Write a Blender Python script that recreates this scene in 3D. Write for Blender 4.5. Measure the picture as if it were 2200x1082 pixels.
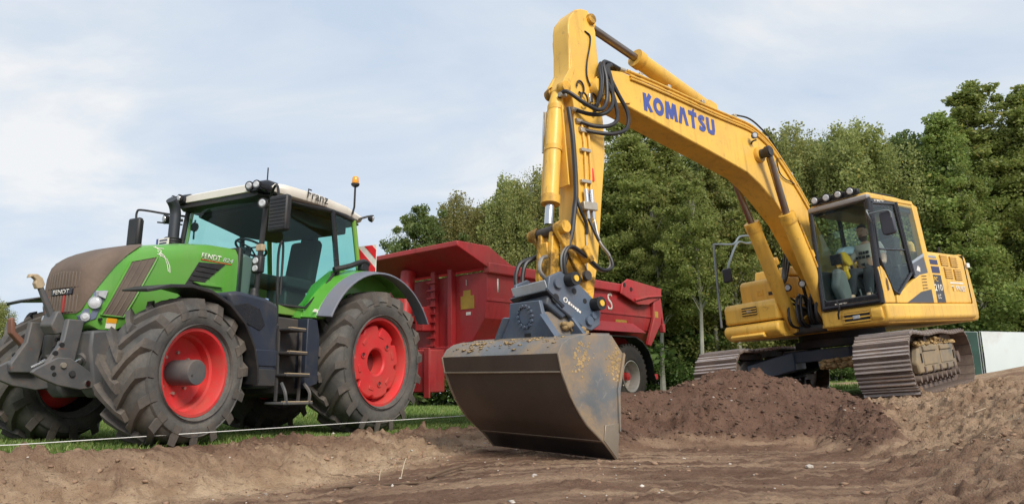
import bpy, math, random
import numpy as np
from mathutils import Vector, Matrix, Euler
R = math.radians
PI = math.pi
scene = bpy.context.scene
for o in list(bpy.data.objects): bpy.data.objects.remove(o)
COL = scene.collection

# ------------------------------------------------------------------ camera
cam_d = bpy.data.cameras.new('camera'); cam = bpy.data.objects.new('camera', cam_d); COL.objects.link(cam)
cam.location = (0, 0, .48); cam.rotation_euler = (PI / 2 + .199, 0, 0)
cam_d.sensor_width = 36; cam_d.lens = 25.04; cam_d.clip_start = .05; cam_d.clip_end = 3000
scene.camera = cam

# ------------------------------------------------------------------ world, sun, exposure
SUN_AZ, SUN_EL = R(-64), R(39)        # direction towards the sun: behind the camera, to the right
world = bpy.data.worlds.new('World'); scene.world = world; world.use_nodes = True
nt = world.node_tree; nt.nodes.clear()
def wn(t, **k):
    n = nt.nodes.new(t)
    for a, b in k.items(): setattr(n, a, b)
    return n
sky = wn('ShaderNodeTexSky'); sky.sky_type = 'NISHITA'; sky.sun_disc = False
sky.sun_elevation = SUN_EL; sky.sun_rotation = PI / 2 - SUN_AZ
b_sky = wn('ShaderNodeBackground'); b_sky.inputs[1].default_value = .05
b_cl = wn('ShaderNodeBackground'); b_cl.inputs[1].default_value = 1.0
tc = wn('ShaderNodeTexCoord'); sep = wn('ShaderNodeSeparateXYZ')
nt.links.new(tc.outputs['Generated'], sep.inputs[0])
def wmath(op, a, b):
    m = wn('ShaderNodeMath', operation=op)
    for i, s in enumerate((a, b)):
        if hasattr(s, 'links'): nt.links.new(s, m.inputs[i])
        else: m.inputs[i].default_value = s
    return m.outputs[0]
zz = wmath('ADD', wmath('MAXIMUM', sep.outputs[2], 0.0), .22)
cx = wmath('DIVIDE', sep.outputs[0], zz); cy = wmath('DIVIDE', sep.outputs[1], zz)
comb = wn('ShaderNodeCombineXYZ'); nt.links.new(cx, comb.inputs[0]); nt.links.new(cy, comb.inputs[1])
mp = wn('ShaderNodeMapping'); mp.inputs['Rotation'].default_value = (0, 0, R(28)); mp.inputs['Scale'].default_value = (.9, 1.25, 1)
nt.links.new(comb.outputs[0], mp.inputs[0])
n1 = wn('ShaderNodeTexNoise'); n1.inputs['Scale'].default_value = 1.3; n1.inputs['Detail'].default_value = 7; n1.inputs['Roughness'].default_value = .56; n1.inputs['Distortion'].default_value = .35
nt.links.new(mp.outputs[0], n1.inputs['Vector'])
r1 = wn('ShaderNodeValToRGB'); r1.color_ramp.elements[0].position = .38; r1.color_ramp.elements[1].position = .63
r1.color_ramp.elements[0].color = (.255, .298, .358, 1); r1.color_ramp.elements[1].color = (.385, .388, .392, 1)
e = r1.color_ramp.elements.new(.52); e.color = (.305, .335, .372, 1)
nt.links.new(n1.outputs[0], r1.inputs[0]); nt.links.new(r1.outputs[0], b_cl.inputs[0]); nt.links.new(sky.outputs[0], b_sky.inputs[0])
mx = wn('ShaderNodeMixShader'); mx.inputs[0].default_value = .92
out = wn('ShaderNodeOutputWorld')
nt.links.new(b_sky.outputs[0], mx.inputs[1]); nt.links.new(b_cl.outputs[0], mx.inputs[2]); nt.links.new(mx.outputs[0], out.inputs[0])

sd = bpy.data.lights.new('sun', 'SUN'); sun = bpy.data.objects.new('sun', sd); COL.objects.link(sun)
sd.energy = 1.5; sd.angle = R(22); sd.color = (1, .93, .82)
sv = Vector((math.cos(SUN_AZ) * math.cos(SUN_EL), math.sin(SUN_AZ) * math.cos(SUN_EL), math.sin(SUN_EL)))
sun.rotation_euler = sv.to_track_quat('Z', 'Y').to_euler(); sun.location = sv * 40
scene.view_settings.view_transform = 'Standard'; scene.view_settings.look = 'None'
scene.view_settings.exposure = 1.28; scene.view_settings.gamma = 1
scene.render.engine = 'CYCLES'
scene.cycles.max_bounces = 8; scene.cycles.transparent_max_bounces = 24

# ------------------------------------------------------------------ materials
MATS = {}
def nodes(name):
    m = bpy.data.materials.new(name); m.use_nodes = True
    t = m.node_tree; return m, t, t.nodes['Principled BSDF'], t.nodes['Material Output']
def link(t, a, b): t.links.new(a, b)
def noise(t, vec, scale, detail=4, rough=.55, dist=0):
    n = t.nodes.new('ShaderNodeTexNoise'); n.inputs['Scale'].default_value = scale
    n.inputs['Detail'].default_value = detail; n.inputs['Roughness'].default_value = rough; n.inputs['Distortion'].default_value = dist
    if vec is not None: link(t, vec, n.inputs['Vector'])
    return n.outputs[0]
def ramp(t, fac, *stops):
    r = t.nodes.new('ShaderNodeValToRGB'); link(t, fac, r.inputs[0]); el = r.color_ramp.elements
    while len(el) < len(stops): el.new(.5)
    for i, (p, c) in enumerate(stops):
        el[i].position = p; el[i].color = (c, c, c, 1) if not hasattr(c, '__len__') else (*c, 1)
    return r.outputs[0]
def mixc(t, fac, a, b, mode='MIX'):
    m = t.nodes.new('ShaderNodeMix'); m.data_type = 'RGBA'; m.blend_type = mode
    for sock, s in ((m.inputs[0], fac), (m.inputs[6], a), (m.inputs[7], b)):
        if hasattr(s, 'links'): link(t, s, sock)
        elif hasattr(s, '__len__'): sock.default_value = (*s, 1)
        else: sock.default_value = s
    return m.outputs[2]
def bump(t, h, strength, dist, b):
    n = t.nodes.new('ShaderNodeBump'); n.inputs['Strength'].default_value = strength; n.inputs['Distance'].default_value = dist
    link(t, h, n.inputs['Height']); link(t, n.outputs[0], b.inputs['Normal'])
def mat(name, col, rough=.5, metal=0, dirt=0.0, dcol=(.20, .145, .095), scale=3.0, vary=.12, bmp=0.0, coat=0.0, wear=0.0, wcol=(.12, .10, .085), edge=(.44, .66), streak=0.0):
    """painted / metal / rubber surface: colour, slight fading, dust patches, scuffs"""
    if name in MATS: return MATS[name]
    m, t, b, o = nodes(name)
    g = t.nodes.new('ShaderNodeTexCoord').outputs['Object']
    c = mixc(t, ramp(t, noise(t, g, scale * .6, 3), (.3, 0.0), (.7, 1.0)), [x * (1 - vary) for x in col], [min(1, x * (1 + vary)) for x in col])
    if streak:      # rain and grease runs down the paint
        mpg = t.nodes.new('ShaderNodeMapping'); mpg.inputs['Scale'].default_value = (9, 9, .9); link(t, g, mpg.inputs[0])
        c = mixc(t, ramp(t, noise(t, mpg.outputs[0], 1.0, 6, .65, .3), (.52, 0.0), (.74, streak)), c, [x * .45 for x in col])
    if wear: c = mixc(t, ramp(t, noise(t, g, scale * 6, 6, .7, .6), (.60, 0.0), (.67, wear)), c, wcol)
    rg = rough
    if dirt:
        d = ramp(t, noise(t, g, scale, 8, .68, .3), (edge[0], 0.0), (edge[1], dirt))
        fine = ramp(t, noise(t, g, scale * 22, 3, .6), (.3, .55), (.7, 1.0))
        mu = t.nodes.new('ShaderNodeMath'); mu.operation = 'MULTIPLY'; link(t, d, mu.inputs[0]); link(t, fine, mu.inputs[1])
        c = mixc(t, mu.outputs[0], c, dcol)
        rr = t.nodes.new('ShaderNodeMapRange'); link(t, mu.outputs[0], rr.inputs[0]); rr.inputs[3].default_value = rough; rr.inputs[4].default_value = .9
        link(t, rr.outputs[0], b.inputs['Roughness'])
    else:
        b.inputs['Roughness'].default_value = rough
    link(t, c, b.inputs['Base Color']); b.inputs['Metallic'].default_value = metal
    if coat: b.inputs['Coat Weight'].default_value = coat; b.inputs['Coat Roughness'].default_value = .12
    if bmp: bump(t, noise(t, g, scale * 14, 5, .65), bmp, .01, b)
    MATS[name] = m; return m
def glass(name, tint, refl=.12, rough=.02):
    if name in MATS: return MATS[name]
    m, t, b, o = nodes(name); t.nodes.remove(b)
    tr = t.nodes.new('ShaderNodeBsdfTransparent'); tr.inputs[0].default_value = (*tint, 1)
    gl = t.nodes.new('ShaderNodeBsdfGlossy'); gl.inputs['Roughness'].default_value = rough; gl.inputs[0].default_value = (.95, 1, 1, 1)
    fr = t.nodes.new('ShaderNodeLayerWeight'); fr.inputs[0].default_value = .5
    pw = t.nodes.new('ShaderNodeMath'); pw.operation = 'POWER'; pw.inputs[1].default_value = 4; link(t, fr.outputs['Facing'], pw.inputs[0])
    mm = t.nodes.new('ShaderNodeMath'); mm.operation = 'MULTIPLY_ADD'; mm.inputs[1].default_value = .35; mm.inputs[2].default_value = refl * .3
    link(t, pw.outputs[0], mm.inputs[0])
    x = t.nodes.new('ShaderNodeMixShader'); link(t, mm.outputs[0], x.inputs[0]); link(t, tr.outputs[0], x.inputs[1]); link(t, gl.outputs[0], x.inputs[2])
    link(t, x.outputs[0], o.inputs[0]); MATS[name] = m; return m
YEL = mat('yellow_paint', (.80, .475, .075), .46, dirt=.45, dcol=(.40, .27, .13), scale=1.6, vary=.09, coat=.08, wear=.45, wcol=(.30, .17, .06), edge=(.46, .72), streak=.55)
YEL_D = mat('yellow_paint_worn', (.76, .43, .06), .5, dirt=.75, dcol=(.10, .065, .035), scale=3.4, vary=.1, wear=.7, wcol=(.06, .045, .03), edge=(.5, .68))
GREASY = mat('greasy_yellow_paint', (.76, .41, .045), .4, dirt=.95, dcol=(.022, .016, .012), scale=4.5, vary=.1, wear=.8, wcol=(.03, .022, .018), edge=(.42, .56))
GREEN = mat('green_paint', (.100, .345, .042), .32, dirt=.28, dcol=(.22, .24, .12), scale=1.5, vary=.06, coat=.3, streak=.25)
WHITE = mat('white_paint', (.74, .70, .63), .35, dirt=.2, scale=2, vary=.04)
RED_RIM = mat('red_rim_paint', (.62, .032, .036), .42, dirt=.6, dcol=(.28, .11, .075), scale=2.6, vary=.08)
RED = mat('red_trailer_paint', (.42, .030, .034), .48, dirt=.5, dcol=(.26, .11, .08), scale=1.3, vary=.16, streak=.6, wear=.25, wcol=(.12, .03, .025))
TANK = mat('dark_blue_plastic', (.022, .030, .050), .5, dirt=.5, dcol=(.13, .105, .08), scale=2.0, bmp=.1, edge=(.5, .8))
BLACK = mat('black_plastic', (.014, .015, .018), .48, dirt=.3, dcol=(.10, .08, .06), scale=3)
BLACKG = mat('black_gloss', (.012, .013, .018), .25, dirt=.1, dcol=(.1, .08, .06))
RUBBER = mat('hose_rubber', (.016, .017, .022), .45, dirt=.2, dcol=(.08, .06, .04), scale=6)
GREYF = mat('grey_fender_plastic', (.17, .185, .235), .5, dirt=.25, dcol=(.2, .16, .12), scale=2)
GREY = mat('grey_cast_iron', (.088, .092, .098), .55, dirt=.6, dcol=(.20, .15, .11), scale=3.4, wear=.5, wcol=(.22, .075, .03))
DGREY = mat('dark_chassis', (.035, .036, .04), .6, dirt=.7, dcol=(.10, .075, .055), scale=2.5)
STEEL = mat('bright_steel', (.62, .62, .62), .22, metal=1, vary=.05)
ROD = mat('oiled_rod_steel', (.30, .25, .21), .3, metal=1, vary=.15, dirt=.3, dcol=(.10, .06, .03))
BRONZE = mat('pipe_fitting_steel', (.48, .44, .37), .45, metal=.6, dirt=.4, dcol=(.2, .12, .05), scale=8)
BROWN = mat('dusty_grille', (.115, .082, .062), .7, dirt=.6, dcol=(.21, .15, .115), scale=2.2, bmp=.3)
BROWN2 = mat('dusty_mesh_panel', (.135, .105, .085), .7, dirt=.5, dcol=(.22, .165, .13), scale=3)
MESH = mat('black_mesh', (.02, .02, .023), .6, dirt=.25, dcol=(.10, .08, .06), scale=9)
SEAT = mat('seat_fabric', (.02, .022, .024), .85, vary=.2)
INTER = mat('cab_trim', (.19, .20, .20), .7, vary=.1)
COUPLER = mat('coupler_grey_paint', (.085, .115, .165), .4, dirt=.35, dcol=(.18, .13, .08), scale=3.5, wear=.5, wcol=(.19, .20, .22), vary=.12)
BUCKET = mat('bucket_blue_grey', (.135, .145, .155), .45, dirt=.92, dcol=(.30, .205, .115), scale=1.7, wear=.5, wcol=(.26, .24, .22), vary=.2, edge=(.43, .60))
BUCKETD = mat('bucket_worn_steel', (.075, .052, .042), .55, metal=.1, dirt=.7, dcol=(.085, .06, .042), scale=1.5, vary=.3, wear=.4, wcol=(.12, .09, .07))
BARE = mat('bare_edge_steel', (.36, .31, .25), .35, metal=.7, dirt=.7, dcol=(.26, .18, .10), scale=5)
SHOE = mat('track_shoe_steel', (.125, .092, .078), .65, metal=.2, dirt=.85, dcol=(.26, .195, .145), scale=4, vary=.25, wear=.6, wcol=(.34, .28, .26))
SHOER = mat('polished_grouser_steel', (.55, .49, .46), .4, metal=.6, dirt=.6, dcol=(.16, .105, .08), scale=5)
MUD = mat('dried_sand_mud', (.40, .275, .13), .95, vary=.3, scale=6, bmp=.9)
LENS = mat('lamp_lens', (.50, .52, .55), .12, vary=.2, scale=30)
CHROME = mat('lamp_reflector', (.82, .82, .82), .12, metal=1)
AMBER = mat('amber_lens', (.80, .33, .02), .2)
BLUE = mat('blue_print', (.055, .085, .32), .5, dirt=.12, dcol=(.2, .15, .1))
BLUED = mat('dark_blue_sticker', (.018, .02, .09), .4)
WPRINT = mat('white_print', (.80, .78, .72), .55, dirt=.3, dcol=(.4, .25, .18), scale=8)
YPRINT = mat('yellow_print', (.78, .48, .05), .5)
OCHRE = mat('ochre_sticker', (.42, .27, .03), .55, dirt=.4, scale=8)
REDS = mat('red_sign', (.72, .03, .035), .4)
ORANGE = mat('orange_sticker', (.82, .38, .02), .45)
KPRINT = mat('black_print', (.015, .015, .016), .6)
HOOK = mat('bare_cast_hook', (.46, .36, .23), .6, dirt=.5, scale=8)
G_TRAC = glass('green_tint_glass', (.76, .93, .89), .06)
G_EXC = glass('clear_cab_glass', (.84, .90, .89), .02)
G_LAMP = glass('lamp_glass', (.93, .95, .97), .2)
# tyre rubber: grey-brown, dusty
def tyre_mat(name, base, dust, amt):
    m, t, b, o = nodes(name)
    g = t.nodes.new('ShaderNodeTexCoord').outputs['Object']
    d = ramp(t, noise(t, g, 2.6, 8, .7, .4), (.36, 0.0), (.66, amt))
    f = ramp(t, noise(t, g, 34, 4, .7), (.25, .35), (.7, 1.0))
    mu = t.nodes.new('ShaderNodeMath'); mu.operation = 'MULTIPLY'; link(t, d, mu.inputs[0]); link(t, f, mu.inputs[1])
    link(t, mixc(t, mu.outputs[0], base, dust), b.inputs['Base Color']); b.inputs['Roughness'].default_value = .78
    bump(t, noise(t, g, 45, 5, .7), .35, .006, b); return m
TYRE = tyre_mat('tyre_rubber', (.060, .060, .060), (.165, .150, .130), 1.0)
TYRE2 = tyre_mat('trailer_tyre_rubber', (.035, .032, .03), (.11, .085, .06), .8)
LUG = tyre_mat('tyre_lug_rubber', (.066, .062, .060), (.165, .135, .108), 1.0)

# ------------------------------------------------------------------ mesh helpers
def V(*a): return Vector(a if len(a) > 1 else a[0])
class MB:
    def __init__(s): s.v = []; s.f = []
    def add(s, vs, fs):
        n = len(s.v); s.v += [tuple(p) for p in vs]; s.f += [tuple(i + n for i in f) for f in fs]; return s
    def box(s, x0, x1, y0, y1, z0, z1):
        return s.add([(x, y, z) for x in (x0, x1) for y in (y0, y1) for z in (z0, z1)],
                     [(0, 1, 3, 2), (4, 6, 7, 5), (0, 4, 5, 1), (2, 3, 7, 6), (0, 2, 6, 4), (1, 5, 7, 3)])
    def obox(s, c, size, M=None):
        M = M or Matrix.Identity(3); h = Vector(size) / 2; c = Vector(c)
        return s.add([c + M @ Vector((x * h.x, y * h.y, z * h.z)) for x in (-1, 1) for y in (-1, 1) for z in (-1, 1)],
                     [(0, 1, 3, 2), (4, 6, 7, 5), (0, 4, 5, 1), (2, 3, 7, 6), (0, 2, 6, 4), (1, 5, 7, 3)])
    def prism(s, pts, axis, a, b, fn=None):
        n = len(pts)
        def P(p, t):
            q = [p[0], p[1]]; q.insert(axis, t); return q
        vs = [P(p, a) for p in pts] + [P(p, b) for p in pts]
        if fn: vs = [fn(*q) for q in vs]
        return s.add(vs, [tuple(range(n))[::-1], tuple(range(n, 2 * n))] + [(i, (i + 1) % n, n + (i + 1) % n, n + i) for i in range(n)])
    def tube(s, path, r, n=8):
        path = [Vector(p) for p in path]; m = len(path); rs = r if hasattr(r, '__len__') else [r] * m
        vs = []; up = None
        for i, p in enumerate(path):
            t = (path[min(i + 1, m - 1)] - path[max(i - 1, 0)])
            t = t.normalized() if t.length > 1e-9 else Vector((0, 0, 1))
            if up is None: up = t.orthogonal().normalized()
            up = (up - t * up.dot(t)); up = up.normalized() if up.length > 1e-6 else t.orthogonal().normalized()
            sd = t.cross(up)
            for k in range(n):
                a = 2 * PI * k / n; vs.append(p + (up * math.cos(a) + sd * math.sin(a)) * rs[i])
        fs = [(i * n + k, i * n + (k + 1) % n, (i + 1) * n + (k + 1) % n, (i + 1) * n + k) for i in range(m - 1) for k in range(n)]
        fs += [tuple(range(n))[::-1], tuple((m - 1) * n + k for k in range(n))]
        return s.add(vs, fs)
    def cyl(s, p0, p1, r0, r1=None, n=18): return s.tube([p0, p1], [r0, r0 if r1 is None else r1], n)
    def lathe(s, prof, c=(0, 0, 0), axis=1, n=40, closed=False):
        """prof: (radius, offset along axis)"""
        c = Vector(c); vs = []; m = len(prof)
        for k in range(n):
            a = 2 * PI * k / n
            for r, t in prof:
                p = [math.cos(a) * r, math.sin(a) * r]; p.insert(axis, t); vs.append(c + Vector(p))
        fs = []
        for k in range(n):
            k2 = (k + 1) % n
            for i in range(m if closed else m - 1):
                j = (i + 1) % m; fs.append((k * m + i, k * m + j, k2 * m + j, k2 * m + i))
        return s.add(vs, fs)
    def loft(s, rings, caps=True, closed=True):
        n = len(rings[0]); vs = [p for r in rings for p in r]; fs = []
        for i in range(len(rings) - 1):
            for k in range(n if closed else n - 1):
                k2 = (k + 1) % n; fs.append((i * n + k, i * n + k2, (i + 1) * n + k2, (i + 1) * n + k))
        if caps: fs += [tuple(range(n))[::-1], tuple((len(rings) - 1) * n + k for k in range(n))]
        return s.add(vs, fs)
    def mesh(s, name, smooth=35):
        me = bpy.data.meshes.new(name); me.from_pydata(s.v, [], s.f); me.update()
        import bmesh
        bm = bmesh.new(); bm.from_mesh(me); bmesh.ops.recalc_face_normals(bm, faces=bm.faces); bm.to_mesh(me); bm.free()
        if smooth: me.shade_smooth(); me.set_sharp_from_angle(angle=R(smooth))
        return me
    def build(s, name, m, parent=None, bevel=0, smooth=35, label=None, seg=2):
        me = s.mesh(name, smooth); me.materials.append(m)
        o = bpy.data.objects.new(name, me); COL.objects.link(o); o.parent = parent
        if bevel:
            b = o.modifiers.new('bevel', 'BEVEL'); b.width = bevel; b.segments = seg; b.limit_method = 'ANGLE'; b.angle_limit = R(32)
        if label: o['label'] = label
        return o
def inst(o, parent=None, M=None):
    """copy of one object sharing its mesh"""
    c = o.copy(); COL.objects.link(c); c.parent = parent if parent is not None else o.parent
    if M is not None: c.matrix_local = M
    return c
def copy_tree(o, parent=None):
    c = o.copy(); COL.objects.link(c); c.parent = parent
    for ch in o.children: copy_tree(ch, c)
    return c
def tag(o, label, cat, group=None, kind=None):
    o['label'] = label; o['category'] = cat
    if group: o['group'] = group
    if kind: o['kind'] = kind
    return o
def empty(name, M=None, parent=None):
    o = bpy.data.objects.new(name, None); COL.objects.link(o); o.parent = parent
    if M is not None: o.matrix_world = M
    return o
def frame(loc, yaw, pitch=0, roll=0):
    cy, sy, cp, sp, cr, sr = math.cos(yaw), math.sin(yaw), math.cos(pitch), math.sin(pitch), math.cos(roll), math.sin(roll)
    M = Matrix(((cy, -sy, 0), (sy, cy, 0), (0, 0, 1))) @ Matrix(((cp, 0, -sp), (0, 1, 0), (sp, 0, cp))) @ Matrix(((1, 0, 0), (0, cr, -sr), (0, sr, cr)))
    return Matrix.Translation(loc) @ M.to_4x4()
def spline(pts, k=6):
    P = [Vector(p) for p in pts]; P = [P[0] * 2 - P[1]] + P + [P[-1] * 2 - P[-2]]; o = []
    for i in range(1, len(P) - 2):
        a, b, c, d = P[i - 1:i + 3]
        for j in range(k):
            t = j / k; o.append(.5 * ((2 * b) + (c - a) * t + (2 * a - 5 * b + 4 * c - d) * t * t + (3 * b - a - 3 * c + d) * t ** 3))
    return o + [P[-2]]
def text(body, h, m, parent, loc, X, Y, depth=.002, fat=0.0, shear=0.0, width=None, name='lettering', sx=1.0, space=1.0):
    """lettering lying in the plane spanned by X (reading direction) and Y (up), lower left corner at loc; h = capital height"""
    cu = bpy.data.curves.new(name, 'FONT'); cu.body = body; cu.size = 1; cu.shear = shear; cu.offset = fat; cu.extrude = 0; cu.space_character = space; cu.resolution_u = 4
    ob = bpy.data.objects.new(name, cu)
    me = bpy.data.meshes.new_from_object(ob); bpy.data.objects.remove(ob)
    me.name = name
    co = np.zeros(len(me.vertices) * 3); me.vertices.foreach_get('co', co); co = co.reshape(-1, 3)
    x0, x1, y0, y1 = co[:, 0].min(), co[:, 0].max(), co[:, 1].min(), co[:, 1].max()
    k = h / (y1 - y0); kx = (width / (x1 - x0)) if width else k * sx
    X = Vector(X).normalized(); Y = Vector(Y); Y = (Y - X * Y.dot(X)).normalized(); Z = X.cross(Y); L = Vector(loc)
    co = (co[:, :1] - x0) * kx * np.array(X) + (co[:, 1:2] - y0) * k * np.array(Y) + np.array(L) + np.array(Z) * depth
    me.vertices.foreach_set('co', co.ravel()); me.update(); me.materials.clear(); me.materials.append(m)
    o = bpy.data.objects.new(name, me); COL.objects.link(o); o.parent = parent
    s = o.modifiers.new('thick', 'SOLIDIFY'); s.thickness = .0012; s.offset = 0
    return o
LX, LZ = (-1, 0, 0), (0, 0, 1)   # reading direction and up on a left-hand side
def worklight(parent, c, d, r=.06, name='work_light'):
    """round lamp: black bowl, reflector and clear glass; d = facing direction"""
    c = Vector(c); d = Vector(d).normalized()
    b = MB().tube([c - d * r * 1.1, c - d * r * .7, c, c + d * .012], [r * .55, r * .9, r * 1.08, r * 1.08], 18).build(name, BLACK, parent)
    MB().tube([c + d * .0125, c + d * .016], [r * .80, r * .78], 18).build('reflector', CHROME, b)
    MB().tube([c + d * .018, c + d * .026], [r * .74, r * .60], 18).build('lens', LENS, b)
    return b

def strokes(word, h, width, m, parent, loc, X, Y, sw=.27, name='lettering'):
    """heavy block lettering built from broad strokes; X reading direction, Y up"""
    G = {'K': (.70, [[(.135, 0), (.135, 1)], [(.20, .42), (.60, 1.0)], [(.28, .56), (.62, 0)]]), 'O': (.92, [[(.46 + .315 * math.cos(2 * PI * k / 20 + .01), .5 + .365 * math.sin(2 * PI * k / 20 + .01)) for k in range(21)]]),
         'M': (1.04, [[(.12, 0), (.19, 1)], [(.24, 1), (.54, .10)], [(.80, 1), (.50, .10)], [(.92, 0), (.85, 1)]]), 'A': (.86, [[(.11, 0), (.38, 1)], [(.75, 0), (.48, 1)]]), 'T': (.76, [[(.0, .865), (.76, .865)], [(.38, .8), (.38, 0)], [(.44, 1.02), (.56, 1.20)]]),
         'S': (.72, [[tuple(p)[:2] for p in spline([(.62, .78, 0), (.40, .87, 0), (.16, .72, 0), (.36, .52, 0), (.58, .30, 0), (.36, .13, 0), (.08, .20, 0)], 5)]]), 'U': (.80, [[(.135, 1), (.135, .36), (.20, .18), (.40, .13), (.60, .18), (.665, .36), (.665, 1)]])}
    tot = sum(G[c][0] for c in word) + .10 * (len(word) - 1); kx = width / tot
    X = Vector(X).normalized(); Y = Vector(Y); Y = (Y - X * Y.dot(X)).normalized(); Z = X.cross(Y); L = Vector(loc); b = MB(); u = 0.0; n = 0
    for c in word:
        for line in G[c][1]:
            P = [Vector((p[0], p[1])) for p in line]; n += 1; loop = (P[0] - P[-1]).length < 1e-4; w = sw * (.5 if c != 'T' or len(line) > 2 or line[0][1] < 1.01 else .32); top = []; bot = []
            for i, p in enumerate(P):
                if loop: d0 = P[i] - P[i - 1 if i else -2]; d1 = P[(i + 1) if i < len(P) - 1 else 1] - P[i]
                else: d0 = P[i] - P[i - 1] if i else P[1] - P[0]; d1 = P[i + 1] - P[i] if i < len(P) - 1 else d0
                d0 = d0.normalized(); d1 = d1.normalized(); t_ = (d0 + d1).normalized(); nn = Vector((-t_.y, t_.x)); k_ = min(1.35, 1 / max(.3, nn.dot(Vector((-d0.y, d0.x)))))
                top.append(p + nn * w * k_); bot.append(p - nn * w * k_)
            for i in range(len(P) - 1):
                q = [top[i], top[i + 1], bot[i + 1], bot[i]]; zz_ = .0012 + .0003 * (n % 4)
                b.add([L + X * ((u + v.x) * kx) + Y * (min(1.2, max(0, v.y)) * h) + Z * zz_ for v in q], [(0, 1, 2, 3)])
        u += G[c][0] + .10
    return b.build(name, m, parent, smooth=0)
# ------------------------------------------------------------------ terrain
rng = np.random.default_rng(7)
PERM = rng.permutation(512); GA = rng.uniform(0, 2 * PI, 512); GX, GY = np.cos(GA), np.sin(GA)
def perlin(x, y):
    xi = np.floor(x).astype(int); yi = np.floor(y).astype(int); xf = x - xi; yf = y - yi
    u = xf ** 3 * (xf * (xf * 6 - 15) + 10); v = yf ** 3 * (yf * (yf * 6 - 15) + 10)
    def g(i, j, a, b):
        h = PERM[(PERM[i & 511] + j) & 511]; return GX[h] * a + GY[h] * b
    n00 = g(xi, yi, xf, yf); n10 = g(xi + 1, yi, xf - 1, yf); n01 = g(xi, yi + 1, xf, yf - 1); n11 = g(xi + 1, yi + 1, xf - 1, yf - 1)
    return (n00 * (1 - u) + n10 * u) * (1 - v) + (n01 * (1 - u) + n11 * u) * v
def fbm(x, y, f, octs=3, gain=.55):
    z = 0; a = 1.0
    for i in range(octs): z = z + a * perlin(x * f + 17.3 * i, y * f - 9.1 * i); a *= gain; f *= 2.03
    return z
def lumps(x, y, f, seed, dens=.6):
    """crumbly earth: merged irregular lumps, one jittered lump per cell"""
    wx = perlin(x * f * 1.7 + seed, y * f * 1.7) * .28; wy = perlin(x * f * 1.7, y * f * 1.7 + seed * 2) * .28
    u = x * f + wx; v = y * f + wy; iu = np.floor(u).astype(int); iv = np.floor(v).astype(int); out = np.zeros(x.shape)
    for di in (-1, 0, 1):
        for dj in (-1, 0, 1):
            h = PERM[(PERM[(iu + di + seed * 7) & 511] + iv + dj) & 511]; h2 = PERM[(h * 3 + 11) & 511]; h3 = PERM[(h2 * 5 + 7) & 511]
            du = u - (iu + di + h / 512.); dv = v - (iv + dj + h2 / 512.); r = np.where(h3 / 512. < dens, .18 + .62 * (h3 / 512. / dens) ** 1.5, 0)
            out = np.maximum(out, np.sqrt(np.maximum(r * r - du * du - dv * dv, 0)))
    return out / f
def sdist(x, y, poly):
    """signed distance to an open polyline, positive on its right-hand side"""
    best = np.full(x.shape, 1e9); sg = np.ones(x.shape)
    for (ax, ay), (bx, by) in zip(poly[:-1], poly[1:]):
        dx, dy = bx - ax, by - ay; L2 = dx * dx + dy * dy
        t = np.clip(((x - ax) * dx + (y - ay) * dy) / L2, 0, 1)
        ex, ey = x - ax - t * dx, y - ay - t * dy; d = ex * ex + ey * ey
        cr = dx * (y - ay) - dy * (x - ax); m = d < best
        best = np.where(m, d, best); sg = np.where(m, np.where(cr < 0, 1.0, -1.0), sg)
    return np.sqrt(best) * sg
def sstep(t): t = np.clip(t, 0, 1); return t * t * (3 - 2 * t)
L_TOP = [(-30, -8), (-7.2, 4.0), (-4.5, 6.0), (-3.3, 6.72), (-2.65, 7.75), (-1.85, 8.5), (-1.35, 9.8), (-.5, 11.2), (1.2, 12.0), (2.6, 12.3), (9, 13)]
L_FOOT = [(-30, -10), (-6.2, 3.2), (-3.6, 5.5), (-2.6, 6.25), (-1.7, 7.0), (-.9, 8.0), (-.4, 9.2), (.6, 10.4), (1.8, 11), (3, 11.2), (9, 12.2)]
R_TOP = [(9, 14), (4.9, 10.1), (5.35, 9.3), (5.6, 7.6), (5.1, 5.2), (4.5, 2.5), (4, -10)]
R_FOOT = [(8, 13), (4.1, 9.6), (4.0, 8.3), (3.4, 7.0), (2.7, 5.6), (2.2, 4.2), (1.9, 2.5), (1.8, -10)]
RIDGE = [(.95, 9.2, .46), (1.9, 9.5, .50), (2.5, 9.7, .66), (3.2, 9.95, .78), (3.75, 10.0, .70), (4.3, 9.9, .54), (4.9, 9.55, .32)]
def slope(x, y, top, foot):
    a = sdist(x, y, top); b = sdist(x, y, foot)
    t = np.where(a <= 0, 0, np.where(b >= 0, 1, a / np.maximum(a - b, 1e-6))); return np.clip(t, 0, 1), a, b
BX = [-400, -60, -1.0, 0.3, 2.35, 6.0, 10.0, 14.0, 25.0, 60, 400]; BZ = [0, 0, 0, .03, .21, .53, .85, 1.0, 1.08, 1.15, 1.2]
def base_z(x, y):
    z = np.interp(x, BX, BZ)
    pl = .487 + .095 * (x - 5.96) + .011 * (y - 12.44)
    lx = (x - 5.7) * -.674 + (y - 12.6) * -.738; ly = (x - 5.7) * .738 + (y - 12.6) * -.674
    w = sstep((3.6 - np.abs(lx)) / 1.3) * sstep((2.9 - np.abs(ly)) / 1.0)
    return z * (1 - w) + pl * w
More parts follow.
